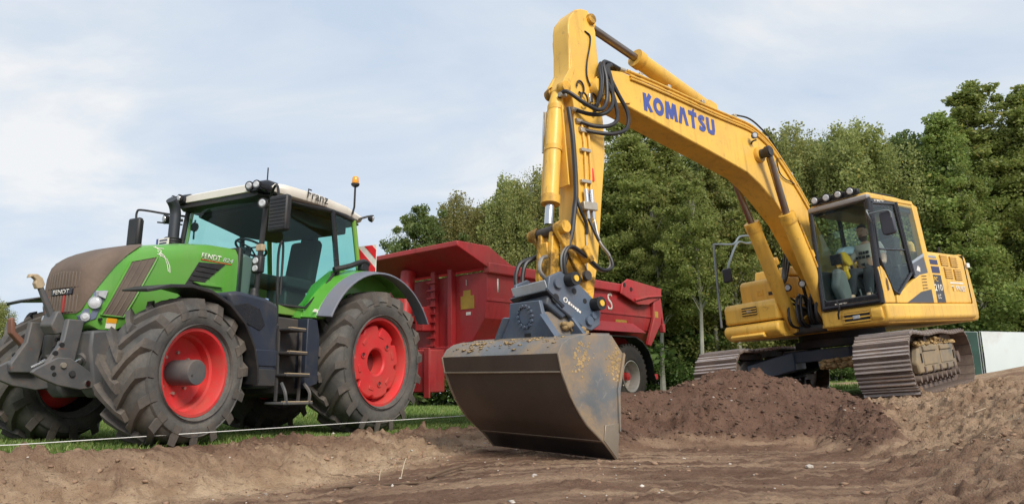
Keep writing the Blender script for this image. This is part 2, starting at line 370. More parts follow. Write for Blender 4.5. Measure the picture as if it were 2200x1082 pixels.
def terrain(x, y):
    b = base_z(x, y)
    tl, al, bl = slope(x, y, L_TOP, L_FOOT); tr, ar, br = slope(x, y, R_TOP, R_FOOT)
    rag = fbm(x, y, 2.2, 3) * .16
    tl = sstep(np.clip(tl + rag * (tl > 0) * (tl < 1), 0, 1)); trs = np.clip(tr + rag * .8 * (tr > 0) * (tr < 1), 0, 1)
    floor = -.13 - .22 * sstep((.6 - x) / 3.0) * sstep((9.5 - y) / 3) - .10 * sstep((6.5 - y) / 3)
    pit = tl * trs
    z = b + (floor - b) * pit
    # spoil mound
    md = np.zeros(x.shape); best = np.full(x.shape, -9.0)
    for (ax, ay, az), (bx, by, bz) in list(zip(RIDGE[:-1], RIDGE[1:])) + [((4.5, 9.5, .36), (4.1, 8.5, .22)), ((4.1, 8.5, .22), (3.75, 7.4, .02))]:
        dx, dy = bx - ax, by - ay; t = np.clip(((x - ax) * dx + (y - ay) * dy) / (dx * dx + dy * dy), 0, 1)
        d = np.hypot(x - ax - t * dx, y - ay - t * dy); h = az + (bz - az) * t
        d = d + fbm(x, y, 1.3, 2) * .14
        hh = h - np.maximum(d - .12, 0) * .62 - .10 * np.exp(-(d / .2) ** 2) * 0
        best = np.maximum(best, hh)
    mound = np.maximum(best - z, 0); k = .12
    z2 = np.where(best > z - k, z + .5 * (best - z + np.sqrt((best - z) ** 2 + k * k * .25)), z)
    msk = sstep((z2 - z - .03) / .2)
    soil = np.clip(np.maximum(np.maximum(sstep((al + .12 + rag) / .25) * sstep((ar + 2.6) / .6), msk), sstep((ar + 2.4) / 1.2) * sstep((15 - y) / 3) * sstep((al + .1) / .2)), 0, 1)
    # ground churned by the tracks to the right
    soil = np.maximum(soil, sstep((x - 2.6) / 1.4) * sstep((17.5 - y + rag * 8) / 2.0) * sstep((al + .6) / 1.0))
    soil = np.maximum(soil, sstep((x - 7.5) / 1.5) * sstep((26 - y + rag * 10) / 3) * sstep((30 - x) / 8))
    z = z2
    bank = np.maximum(tl * (1 - tl) * 4, trs * (1 - trs) * 4); rough = soil * (.25 + .75 * np.clip(bank + msk * .8 + (1 - pit) * .8, 0, 1))
    fine = np.abs(x - 1) < 10
    z = z + rough * (fbm(x, y, 1.6, 2) * .055 + fbm(x, y, 5.0, 3) * .038 + fbm(x, y, 17, 3, .6) * .020)
    # clods: positive bumps only
    z = z + rough * (np.maximum(fbm(x + 5, y, 8.5, 2) - .12, 0) * .10 + np.maximum(fbm(x, y + 3, 21, 2) - .10, 0) * .055 - np.maximum(np.abs(fbm(x - 3, y, 2.6, 3)) * -1 + .08, 0) * .30)
    near = (y < 14) & (y > 1) & (np.abs(x) < 11)
    if near.any() and x.size > 4:
        xn, yn = x[near], y[near]; lp = np.zeros(x.shape); lp[near] = lumps(xn, yn, 5.2, 3, .35) * .55 + lumps(xn, yn, 11, 5, .6) * .65 + lumps(xn, yn, 23, 9, .75) * .75
        z = z + lp * soil * np.clip(rough * 1.15 + .06, 0, 1) * np.clip(.45 + 1.6 * fbm(x, y, 1.1, 2), .12, 1.15)
    # scrape marks left by the bucket on the pit floor
    u = x * .80 + y * .60; w_ = -x * .60 + y * .80
    z = z + pit * soil * (1 - msk) * (perlin(u * .4, w_ * 5.5) * .005 + perlin(u * .8, w_ * 19) * .003 + fbm(x, y, 14, 3, .65) * .012)
    z = z + (1 - soil) * (fbm(x, y, .35, 2) * .03 + fbm(x, y, 3, 2) * .012)
    # heaps of spoil near the fence
    for hx, hy, hr, hh in ((12.6, 17.5, 1.5, .30), (14.6, 19.5, 1.3, .30), (10.9, 15.6, .8, .12), (16.5, 22, 1.6, .25)):
        d = np.hypot(x - hx, y - hy) + fbm(x, y, 1.2, 2) * .35; z = z + hh * np.maximum(0, 1 - d / hr) * 1.1
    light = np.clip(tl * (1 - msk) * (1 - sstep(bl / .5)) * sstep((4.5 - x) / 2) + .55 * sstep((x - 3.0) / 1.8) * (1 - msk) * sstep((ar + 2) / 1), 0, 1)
    return z, soil, light, msk
def axis(f0, f1, st, lo, hi):
    a = list(np.arange(f0, f1, st)); g = st; p = a[-1]; up = []
    while p < hi: g *= 1.16; p += g; up.append(p)
    g = st; p = a[0]; dn = []
    while p > lo: g *= 1.16; p -= g; dn.append(p)
    return np.array(dn[::-1] + a + up)
def grid_mesh(name, xs, ys, fn):
    X, Y = np.meshgrid(xs, ys); Z, s, l, k = fn(X, Y); nx, ny = len(xs), len(ys)
    co = np.stack([X, Y, Z], -1).reshape(-1, 3)
    i = np.arange(nx * ny).reshape(ny, nx); q = np.stack([i[:-1, :-1], i[:-1, 1:], i[1:, 1:], i[1:, :-1]], -1).reshape(-1, 4)
    me = fast_mesh(name, co, q, False)
    for nm, a in (('soil', s), ('light', l), ('mound', k)):
        at = me.attributes.new(nm, 'FLOAT', 'POINT'); at.data.foreach_set('value', a.reshape(-1).astype(np.float32))
    return me
def fast_mesh(name, co, faces, smooth=True):
    me = bpy.data.meshes.new(name); n = faces.shape[1]
    me.vertices.add(len(co)); me.vertices.foreach_set('co', co.astype(np.float32).ravel())
    me.loops.add(faces.size); me.loops.foreach_set('vertex_index', faces.astype(np.int32).ravel())
    me.polygons.add(len(faces)); me.polygons.foreach_set('loop_start', np.arange(0, faces.size, n, dtype=np.int32))
    me.polygons.foreach_set('loop_total', np.full(len(faces), n, dtype=np.int32))
    if smooth: me.polygons.foreach_set('use_smooth', np.ones(len(faces), dtype=bool))
    me.update(calc_edges=True); return me
gme = grid_mesh('ground', axis(-6.4, 8.0, .024, -700, 700), axis(2.7, 11.4, .024, -60, 900), terrain)
m, t, b, o = nodes('soil_and_grass')
g = t.nodes.new('ShaderNodeTexCoord').outputs['Object']
def attr(n): a = t.nodes.new('ShaderNodeAttribute'); a.attribute_name = n; return a.outputs['Fac']
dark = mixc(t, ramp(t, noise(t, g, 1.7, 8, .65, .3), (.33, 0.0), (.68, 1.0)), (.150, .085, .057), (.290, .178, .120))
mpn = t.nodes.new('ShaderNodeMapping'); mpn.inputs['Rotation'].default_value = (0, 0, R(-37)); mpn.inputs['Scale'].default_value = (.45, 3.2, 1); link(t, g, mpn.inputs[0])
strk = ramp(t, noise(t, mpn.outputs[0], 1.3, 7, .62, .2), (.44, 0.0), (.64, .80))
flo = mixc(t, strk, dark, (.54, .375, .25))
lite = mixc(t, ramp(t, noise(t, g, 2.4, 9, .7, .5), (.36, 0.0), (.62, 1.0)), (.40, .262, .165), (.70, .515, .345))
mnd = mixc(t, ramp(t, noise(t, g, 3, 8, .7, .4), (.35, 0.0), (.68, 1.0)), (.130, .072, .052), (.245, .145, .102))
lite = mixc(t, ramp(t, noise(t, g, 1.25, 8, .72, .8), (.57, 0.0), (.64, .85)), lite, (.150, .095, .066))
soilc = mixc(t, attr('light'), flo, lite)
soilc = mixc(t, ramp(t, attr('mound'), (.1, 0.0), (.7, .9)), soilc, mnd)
speck = ramp(t, noise(t, g, 60, 3, .6), (.70, 0.0), (.76, .5)); soilc = mixc(t, speck, soilc, (.36, .28, .21))
speck2 = ramp(t, noise(t, g, 23, 5, .7), (.30, .75), (.42, 0.0)); soilc = mixc(t, speck2, soilc, (.055, .034, .024))
gr = mixc(t, ramp(t, noise(t, g, .5, 6, .6), (.35, 0.0), (.65, 1.0)), (.095, .185, .028), (.185, .295, .060))
gr = mixc(t, ramp(t, noise(t, g, 14, 4, .7), (.4, 0.0), (.7, .55)), gr, (.05, .085, .02))
sm = t.nodes.new('ShaderNodeMath'); sm.operation = 'ADD'; link(t, attr('soil'), sm.inputs[0])
jn = t.nodes.new('ShaderNodeMath'); jn.operation = 'MULTIPLY_ADD'; jn.inputs[1].default_value = .9; jn.inputs[2].default_value = -.45; link(t, noise(t, g, 7, 6, .7), jn.inputs[0]); link(t, jn.outputs[0], sm.inputs[1])
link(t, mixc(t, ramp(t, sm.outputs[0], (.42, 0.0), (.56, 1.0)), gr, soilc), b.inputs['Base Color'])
b.inputs['Roughness'].default_value = .93; b.inputs['Specular IOR Level'].default_value = .2
hs = t.nodes.new('ShaderNodeMath'); hs.operation = 'ADD'; link(t, noise(t, g, 14, 8, .72, .3), hs.inputs[0]); link(t, noise(t, g, 70, 4, .7), hs.inputs[1])
bump(t, hs.outputs[0], 1.0, .04, b)
gme.materials.append(m); ground = bpy.data.objects.new('ground', gme); COL.objects.link(ground)
ground['kind'] = 'structure'; ground['label'] = 'brown excavated soil with spoil mound and grass field behind'
def gz(x, y): return float(terrain(np.array([[float(x)]]), np.array([[float(y)]]))[0][0, 0])

# soil clods and stones lying on the cut bank, the mound and the pit floor (nobody could count them)
def rock(rs, n=1):
    v = [(0, 0, 1), (0, 0, -1)] + [(math.cos(a), math.sin(a), h) for h, off in ((.45, 0), (-.45, .5)) for a in [2 * PI * (k + off) / 5 for k in range(5)]]
    f = [(0, 2 + k, 2 + (k + 1) % 5) for k in range(5)] + [(1, 7 + (k + 1) % 5, 7 + k) for k in range(5)]
    f += [(2 + k, 7 + k, 2 + (k + 1) % 5) for k in range(5)] + [(7 + k, 7 + (k + 1) % 5, 2 + (k + 1) % 5) for k in range(5)]
    return np.array(v), np.array(f)
def scatter(name, n, area, smin, smax, m, seed, flat=.7, thr=None):
    rs = np.random.default_rng(seed); x = rs.uniform(area[0], area[1], n * 3); y = rs.uniform(area[2], area[3], n * 3)
    z, s, l, k = terrain(x.reshape(1, -1), y.reshape(1, -1)); z, s, l, k = z[0], s[0], l[0], k[0]
    ok = (s > .9) & (thr(l, k, rs.uniform(0, 1, len(x))) if thr else True); x, y, z = x[ok][:n], y[ok][:n], z[ok][:n]
    rv, rf = rock(rs); N = len(x); sc = smin + (smax - smin) * rs.uniform(0, 1, N) ** 4
    co = rv[None] * (1 + rs.uniform(-.5, .5, (N, 12, 1))) * sc[:, None, None] * np.stack([rs.uniform(.7, 1.4, N), rs.uniform(.7, 1.4, N), np.full(N, flat)], -1)[:, None]
    a = rs.uniform(0, 2 * PI, N); c, s_ = np.cos(a)[:, None], np.sin(a)[:, None]
    co = np.stack([co[..., 0] * c - co[..., 1] * s_, co[..., 0] * s_ + co[..., 1] * c, co[..., 2]], -1) + np.stack([x, y, z + sc * .1], -1)[:, None]
    me = fast_mesh(name, co.reshape(-1, 3), (rf[None] + 12 * np.arange(N)[:, None, None]).reshape(-1, 3), False); me.materials.append(m)
    o = bpy.data.objects.new(name, me); COL.objects.link(o); return o
CLOD = mat('soil_clod', (.24, .15, .10), .95, vary=.4, scale=2.5, dirt=.8, dcol=(.42, .29, .19), bmp=.8)
CLODD = mat('dark_soil_clod', (.10, .060, .043), .95, vary=.4, scale=3, dirt=.6, dcol=(.17, .105, .07), bmp=.8)
STONE = mat('pale_pebble', (.50, .45, .40), .8, vary=.3, scale=5)
tag(scatter('soil_clods', 7000, (-6.5, 8.6, 3, 12), .004, .026, CLOD, 3, thr=lambda l, k, r: (l > .2) | (r < .12)), 'loose light brown clods of earth on the cut banks', 'soil', kind='stuff')
tag(scatter('dark_soil_clods', 5000, (.6, 5.4, 7.2, 11), .004, .024, CLODD, 4, thr=lambda l, k, r: k > .3), 'loose dark brown crumbs of earth on the spoil mound', 'soil', kind='stuff')
tag(scatter('pebbles', 330, (-4, 6, 3.2, 10), .006, .020, STONE, 5), 'small pale pebbles strewn over the dug earth', 'pebbles', kind='stuff')

# ------------------------------------------------------------------ grass
def blades(name, n, area, seed, hmin, hmax, cond):
    rs = np.random.default_rng(seed); x = rs.uniform(area[0], area[1], n); y = area[2] + (area[3] - area[2]) * rs.uniform(0, 1, n) ** 1.6
    z, s, l, k = [a[0] for a in terrain(x.reshape(1, -1), y.reshape(1, -1))]
    ok = (s < .35 + .25 * rs.uniform(-1, 1, n)) & cond(x, y); x, y, z = x[ok], y[ok], z[ok]; N = len(x)
    h = rs.uniform(hmin, hmax, N) * (1 + .5 * perlin(x * .8, y * .8)); a = rs.uniform(0, 2 * PI, N); w = rs.uniform(.003, .007, N) * (1 + y / 22); lean = rs.uniform(.1, .8, N) * h; b_ = rs.uniform(0, 2 * PI, N)
    d = np.stack([np.cos(a) * w, np.sin(a) * w, 0 * a], -1); P = np.stack([x, y, z - .01], -1); L = np.stack([np.cos(b_) * lean, np.sin(b_) * lean, h], -1)
    co = np.stack([P - d, P + d, P + L * [.4, .4, .6] + d * .7, P + L * [.4, .4, .6] - d * .7, P + L], 1)
    i = 5 * np.arange(N)[:, None]
    f = np.concatenate([i + [0, 1, 2], i + [0, 2, 3], i + [3, 2, 4]])
    me = fast_mesh(name, co.reshape(-1, 3), f, False); o = bpy.data.objects.new(name, me); COL.objects.link(o); return o
m, t, b, o = nodes('grass_blade')
gi = t.nodes.new('ShaderNodeNewGeometry').outputs['Random Per Island']
c = ramp(t, gi, (0, (.080, .130, .024)), (.45, (.145, .235, .045)), (.8, (.23, .32, .080)), (1, (.36, .33, .14)))
link(t, c, b.inputs['Base Color']); b.inputs['Roughness'].default_value = .6
tl_ = t.nodes.new('ShaderNodeBsdfTranslucent'); link(t, c, tl_.inputs[0]); mxs = t.nodes.new('ShaderNodeMixShader'); mxs.inputs[0].default_value = .3
link(t, b.outputs[0], mxs.inputs[1]); link(t, tl_.outputs[0], mxs.inputs[2]); link(t, mxs.outputs[0], o.inputs[0])
for nm, n, ar_, sd_, h0, h1, lab, cd in (
        ('grass', 190000, (-8.5, 3.4, 4.4, 16), 11, .02, .060, 'short green grass under and around the green tractor', lambda x, y: x < 3.4),
        ('field_grass', 90000, (-9, 26, 15, 34), 12, .05, .13, 'green meadow grass reaching back to the trees', lambda x, y: y > 15)):
    go = blades(nm, n, ar_, sd_, h0, h1, cd); go.data.materials.append(m); tag(go, lab, 'grass', kind='stuff')

# ------------------------------------------------------------------ trees
def leaf_mat(name, c0, c1, c2, yel):
    m, t, b, o = nodes(name)
    gi = t.nodes.new('ShaderNodeNewGeometry').outputs['Random Per Island']; ob = t.nodes.new('ShaderNodeObjectInfo').outputs['Random']
    g = t.nodes.new('ShaderNodeTexCoord').outputs['Object']
    c = ramp(t, gi, (0, c0), (.5, c1), (.94, c2), (1, yel))
    c = mixc(t, ramp(t, noise(t, g, .45, 3), (.35, 0.0), (.7, .6)), c, c2)
    hsv = t.nodes.new('ShaderNodeHueSaturation'); link(t, c, hsv.inputs['Color'])
    mr = t.nodes.new('ShaderNodeMapRange'); link(t, ob, mr.inputs[0]); mr.inputs[3].default_value = .475; mr.inputs[4].default_value = .515; link(t, mr.outputs[0], hsv.inputs['Hue'])
    mr2 = t.nodes.new('ShaderNodeMapRange'); link(t, ob, mr2.inputs[0]); mr2.inputs[3].default_value = .85; mr2.inputs[4].default_value = 1.2; link(t, mr2.outputs[0], hsv.inputs['Value'])
    link(t, hsv.outputs[0], b.inputs['Base Color']); b.inputs['Roughness'].default_value = .55
    tr = t.nodes.new('ShaderNodeBsdfTranslucent'); link(t, hsv.outputs[0], tr.inputs[0])
    x = t.nodes.new('ShaderNodeMixShader'); x.inputs[0].default_value = .52; link(t, b.outputs[0], x.inputs[1]); link(t, tr.outputs[0], x.inputs[2]); link(t, x.outputs[0], o.inputs[0])
    return m
LEAF_A = leaf_mat('leaf_mid_green', (.110, .160, .036), (.215, .275, .066), (.330, .375, .110), (.48, .38, .11))
LEAF_B = leaf_mat('leaf_olive_birch', (.150, .180, .055), (.260, .285, .092), (.365, .375, .130), (.52, .40, .10))
LEAF_C = leaf_mat('leaf_deep_green', (.065, .118, .036), (.122, .198, .054), (.205, .280, .084), (.31, .27, .09))
BARK = mat('tree_bark', (.10, .085, .065), .9, vary=.3, scale=2, bmp=.6)
BARKP = mat('pale_bark', (.26, .25, .21), .85, vary=.3, scale=2, bmp=.5)
def env(kind, t):
    """crown radius over relative crown height"""
    if kind == 'round': return math.sqrt(max(0, 1 - (2 * t - .9) ** 2 / 1.25))
    if kind == 'cone': return (1 - t) ** .58 * min(1, .55 + t * 2.6) * 1.05 + .03
    if kind == 'weep': return min(1, .6 + t * 1.5) * (1 - (max(0, t - .5) / .52) ** 2) ** .6
    return math.sqrt(max(.02, 1 - (2 * t - .75) ** 2 / 1.7))
def make_tree(name, kind, H, z0, rad, ncl, nleaf, lsize, lm, bm, seed, stems=1):
    rs = np.random.default_rng(seed); root = empty(name)
    tm = MB(); clus = []
    for s in range(stems):
        ox, oy = (rs.uniform(-.8, .8, 2) if stems > 1 else (0, 0)); hh = H * rs.uniform(.82, 1) if stems > 1 else H
        path = [Vector((ox + .25 * math.sin(k * .9 + seed) * k / 6 + (ox * .12 * k), oy + .2 * math.cos(k * 1.3 + seed) * k / 6, hh * .93 * k / 6 - (.3 if k == 0 else 0))) for k in range(7)]
        r0 = H * .0105 + .04
        tm.tube(path, [r0 * (1 - .86 * k / 6) * (1.35 if k == 0 else 1) for k in range(7)], 7)
        for j in range(int(ncl / stems)):
            tt = rs.uniform(0, 1) ** .85; zc = z0 + tt * (hh - z0); rr = rad * env(kind, tt) * rs.uniform(.72, 1.25); zc += rs.normal(0, .035) * H * (tt > .6) * (kind != 'weep')
            a = rs.uniform(0, 2 * PI); q = rs.uniform(0, 1) ** .33
            lob = 1 + .28 * math.sin(a * 3 + seed + tt * 5) + .14 * math.sin(a * 7 + tt * 11)
            k = min(5.99, zc * .9 / (hh * .93) * 6); i0 = int(k); ax = path[i0].lerp(path[i0 + 1], k - i0)
            c = Vector((ax.x + math.cos(a) * rr * q * lob, ax.y + math.sin(a) * rr * q * lob, zc))
            clus.append((c, rr, q))
            if j % 5 == 0:
                st = path[i0].lerp(path[i0 + 1], k - i0) - Vector((0, 0, rr * .45 * q)); st.z = max(st.z, z0 * .6)
                tm.tube([st, st.lerp(c, .55) + Vector((0, 0, .15 * rr)), c], [r0 * .30 * (1 - tt * .6), r0 * .2 * (1 - tt * .6), .012], 5)
    tm.build('trunk', bm, root)
    N = len(clus); C = np.array([tuple(c[0]) for c in clus]); CR = np.array([c[1] for c in clus])
    n = nleaf; cs = (rs.uniform(.22, .58, N) * (rad / 3) ** .5 + .12) * np.clip(1.25 - .65 * C[:, 2] / H, .5, 1.2)
    off = rs.normal(0, 1, (N, n, 3)); off /= np.linalg.norm(off, axis=-1, keepdims=True) + 1e-6; off *= rs.uniform(0, 1, (N, n, 1)) ** .5 * cs[:, None, None] * 1.5
    if kind == 'weep': off[..., :2] *= .8; off[..., 2] = off[..., 2] * .8 - rs.uniform(0, 1, (N, n)) ** 1.5 * 1.5 + .2
    else: off[..., 2] *= .62
    if kind == 'cone': off[..., 2] += .35 * np.hypot(off[..., 0], off[..., 1])
    P = (C[:, None] + off).reshape(-1, 3); M = len(P)
    d = rs.normal(0, 1, (M, 3)); d[:, 2] = d[:, 2] * .6 - (.9 if kind == 'weep' else .25); d /= np.linalg.norm(d, axis=1, keepdims=True)
    s_ = np.cross(d, rs.normal(0, 1, (M, 3))); s_ /= np.linalg.norm(s_, axis=1, keepdims=True) + 1e-6
    L = (lsize * rs.uniform(.6, 1.3, M) * np.repeat(rs.uniform(.6, 1.55, N), n))[:, None]
    co = np.stack([P - d * L * .5, P + s_ * L * .36, P + d * L * .5, P - s_ * L * .36], 1)
    me = fast_mesh('crown', co.reshape(-1, 3), (4 * np.arange(M)[:, None] + [0, 1, 2, 3]), False); me.materials.append(lm)
    cr = bpy.data.objects.new('crown', me); COL.objects.link(cr); cr.parent = root
    return root
PROTO = {
 'a': make_tree('deciduous_tree', 'oval', 13, 1.6, 2.7, 340, 170, .135, LEAF_A, BARK, 1, 2),
 'b': make_tree('birch_tree', 'weep', 13, 2.2, 2.5, 340, 180, .115, LEAF_B, BARKP, 2, 2),
 'c': make_tree('poplar_tree', 'cone', 14, 1.8, 2.6, 360, 170, .135, LEAF_A, BARK, 3, 1),
 'd': make_tree('broadleaf_tree', 'round', 11, 1.2, 3.6, 380, 170, .14, LEAF_C, BARK, 4, 1),
 'e': make_tree('bush', 'round', 3.2, .1, 1.7, 120, 150, .11, LEAF_C, BARK, 5, 3),
 'f': make_tree('thin_tree', 'oval', 12, 4.6, 1.9, 170, 130, .14, LEAF_A, BARKP, 6, 1),
}
USED = set()
HP = {'a': 13, 'b': 13, 'c': 14, 'd': 11, 'e': 3.2, 'f': 12}
def plant(k, x, y, H, label, group=None, rot=0., widen=1.0):
    """a tree of kind k standing at (x, y), H metres tall"""
    z = float(base_z(np.array([x]), np.array([y]))[0]) - .05; s = H / HP[k]
    r = PROTO[k] if k not in USED else copy_tree(PROTO[k]); USED.add(k)
    r.matrix_world = Matrix.Translation((x, y, z)) @ Euler((0, 0, rot)).to_matrix().to_4x4() @ Matrix.Diagonal((s * widen, s * widen, s, 1))
    tag(r, label, {'e': 'bush'}.get(k, 'tree'), group)
    return r
G1 = 'trees in the row behind the machines'
for a in (
  ('d', -4.42, 34, 9.04, 'round dark green tree at the open end of the tree row, above the trailer front', .4, .75),
  ('b', -2.76, 36, 11.0, 'olive birch next to the round tree at the end of the row', 1.0, .85),
  ('b', -0.72, 36, 12.02, 'taller olive birch rising over the middle of the red trailer', 2.2, .85),
  ('b', 0.93, 35, 12.12, 'olive birch crown showing just beside the excavator arm', 3.6, .9),
  ('a', 3.27, 35, 12.46, 'green tree hidden half behind the excavator arm', 4.4, 1.0),
  ('c', 5.39, 33, 12.66, 'bright green pointed tree filling the gap between arm and boom', .3, 1.1),
  ('c', 7.71, 34, 12.48, 'green pointed tree below the lettered part of the boom', 2.5, 1.1),
  ('a', 9.46, 33, 11.97, 'green tree under the bend of the boom', 5.2, 1.0),
  ('a', 12.6, 36, 14.73, 'pale green tree rising above the boom bend', 4.0, .8),
  ('b', 13.94, 34, 12.94, 'weeping olive birch between boom bend and excavator cab', .8, .9),
  ('b', 14.93, 32, 12.28, 'weeping birch with yellowing leaves left of the cab roof', 2.9, .9),
  ('b', 16.75, 32, 12.6, 'tall weeping birch with yellowing leaves right above the cab roof', 5.1, 1.0),
  ('d', 19.25, 33, 11.3, 'dark broad tree in the dip between birch and tall poplar', 3.1, .8),
  ('c', 19.74, 31, 11.55, 'dark green pointed tree behind the engine hood', 1.4, 1.1),
  ('c', 22.19, 32, 13.3, 'tallest poplar of the row above the white fence sheet', 3.3, 1.15),
  ('c', 23.46, 31, 12.67, 'poplar at the far end of the row past the tallest one', 5.5, 1.1)):
    plant(a[0], a[1], a[2], a[3], a[4], G1, a[5], a[6])
G2 = 'second row of trees standing deeper in the wood'
for i, (k, x, y, H, w) in enumerate((('d', -4.11, 44, 10.03, 1), ('d', -1.5, 45, 11.8, 1), ('a', 0.61, 46, 13.27, 1.1), ('d', 2.7, 45, 12.5, 1), ('d', 5.57, 44, 13.21, 1.1), ('a', 8.51, 44, 14.22, 1.2), ('d', 11.4, 45, 14.06, 1.1),
        ('a', 14.08, 44, 14.58, 1.2), ('d', 16.72, 44, 14.25, 1.1), ('d', 19.36, 44, 14.54, 1.1), ('a', 22.5, 45, 15.19, 1.2), ('d', 24.35, 44, 14.19, 1.2), ('d', 26.09, 43, 13.85, 1.2), ('a', 29.33, 44, 15.76, 1.2), ('d', 31.25, 43, 14.77, 1.2), ('d', 33.32, 42, 14.1, 1.2))):
    plant(k, x, y, H, 'dark leafy tree standing in the second row of the wood', G2, i * 1.7, w)
G3 = 'undergrowth bushes along the edge of the wood'
for i, (x, y, H) in enumerate(((-2.68, 35, 5.26), (-0.96, 36, 5.16), (1.2, 36, 5.29), (7.26, 33, 2.31), (8.39, 34, 2.8), (9.79, 33, 2.0), (11.0, 33, 1.84), (12.69, 34, 2.06), (14.08, 33, 1.66), (14.93, 32, 1.51), (16.5, 33, 1.71), (17.71, 32, 2.57), (20.46, 33, 3.94), (22.89, 34, 3.72), (24.48, 34, 4.05), (25.84, 34, 4.5), (3.36, 36, 5.1), (5.37, 35, 4.56))):
    plant('e', x, y, H, 'dense dark bush growing at the foot of the wood', G3, i * 2.1, 1.25)
for i, (x, y, H) in enumerate(((6.45, 31, 8.81), (7.68, 29, 8.55), (9.17, 32, 9.78), (7.93, 34, 10.27), (9.82, 31, 8.76), (19.8, 30, 8.89))):
    plant('f', x, y, H, 'thin young tree with a bare pale trunk at the edge of the wood', 'thin bare-stemmed trees at the wood edge', i * 1.3, .9)
plant('b', -33.49, 46, 6.99, 'small yellowish tree standing alone far behind the tractor nose', None, .5, 1.0)
# ------------------------------------------------------------------ tractor
def tyre(name, parent, Rt, W, rim_r, nl, lug_h, m_c, m_l, seed=0, outer=1):
    """agricultural tyre around the local y axis: carcass with sidewall bulge plus two staggered rows of curved lugs"""
    b = MB(); h = W / 2; rb = Rt - lug_h
    prof = [(rim_r - .01, -h * .72), (rim_r + .03, -h * .86), ((rim_r + rb) / 2 - .02, -h * 1.0), ((rim_r + rb) / 2 + .05, -h * 1.0), (rb - .05, -h * .90), (rb - .012, -h * .72), (rb, -h * .3), (rb, 0)]
    prof = prof + [(r, -y) for r, y in prof[-2::-1]]
    b.lathe(prof, n=72)
    # shallow raised rings on the sidewall
    for s in (-1, 1):
        for rr in (rim_r + .055, (rim_r + rb) / 2 + .07):
            b.lathe([(rr - .006, s * h * .95), (rr, s * (h * 1.0 + .010)), (rr + .006, s * h * .95)], n=60)
    o = b.build(name, m_c, parent, smooth=50)
    L = MB(); rs = random.Random(seed)
    for side in (-1, 1):
        for i in range(nl):
            th0 = 2 * PI * (i + (.5 if side > 0 else 0)) / nl
            secs = []
            for q, (yy, adv, top, wd) in enumerate(((-.06, -.10, 1, .040), (.15, .05, 1, .036), (.45, .34, 1, .036), (.75, .60, .99, .040), (.93, .76, .93, .048), (1.03, .80, .30, .054))):
                y = side * h * yy; dth = (2 * PI / nl) * adv * 1.15
                rbase = (rb - .03) if yy < .9 else rb - .10; rtop = rb + lug_h * top - (0 if yy < .7 else .006)
                if yy > 1: rbase, rtop = rb - .14, rb - .075
                wa = wd * (1.0 + .05 * rs.random()); ring = []
                for rr, w in ((rbase, 1.35), (rtop, .92), (rtop, -.92), (rbase, -1.35)):
                    a = th0 + dth + wa * w / Rt * (1.2 if q == 0 else 1)
                    ring.append((math.cos(a) * rr, y, math.sin(a) * rr))
                secs.append(ring)
            L.loft(secs)
    L.build('tread_lugs', m_l, parent if o is None else o, smooth=25)
    return o
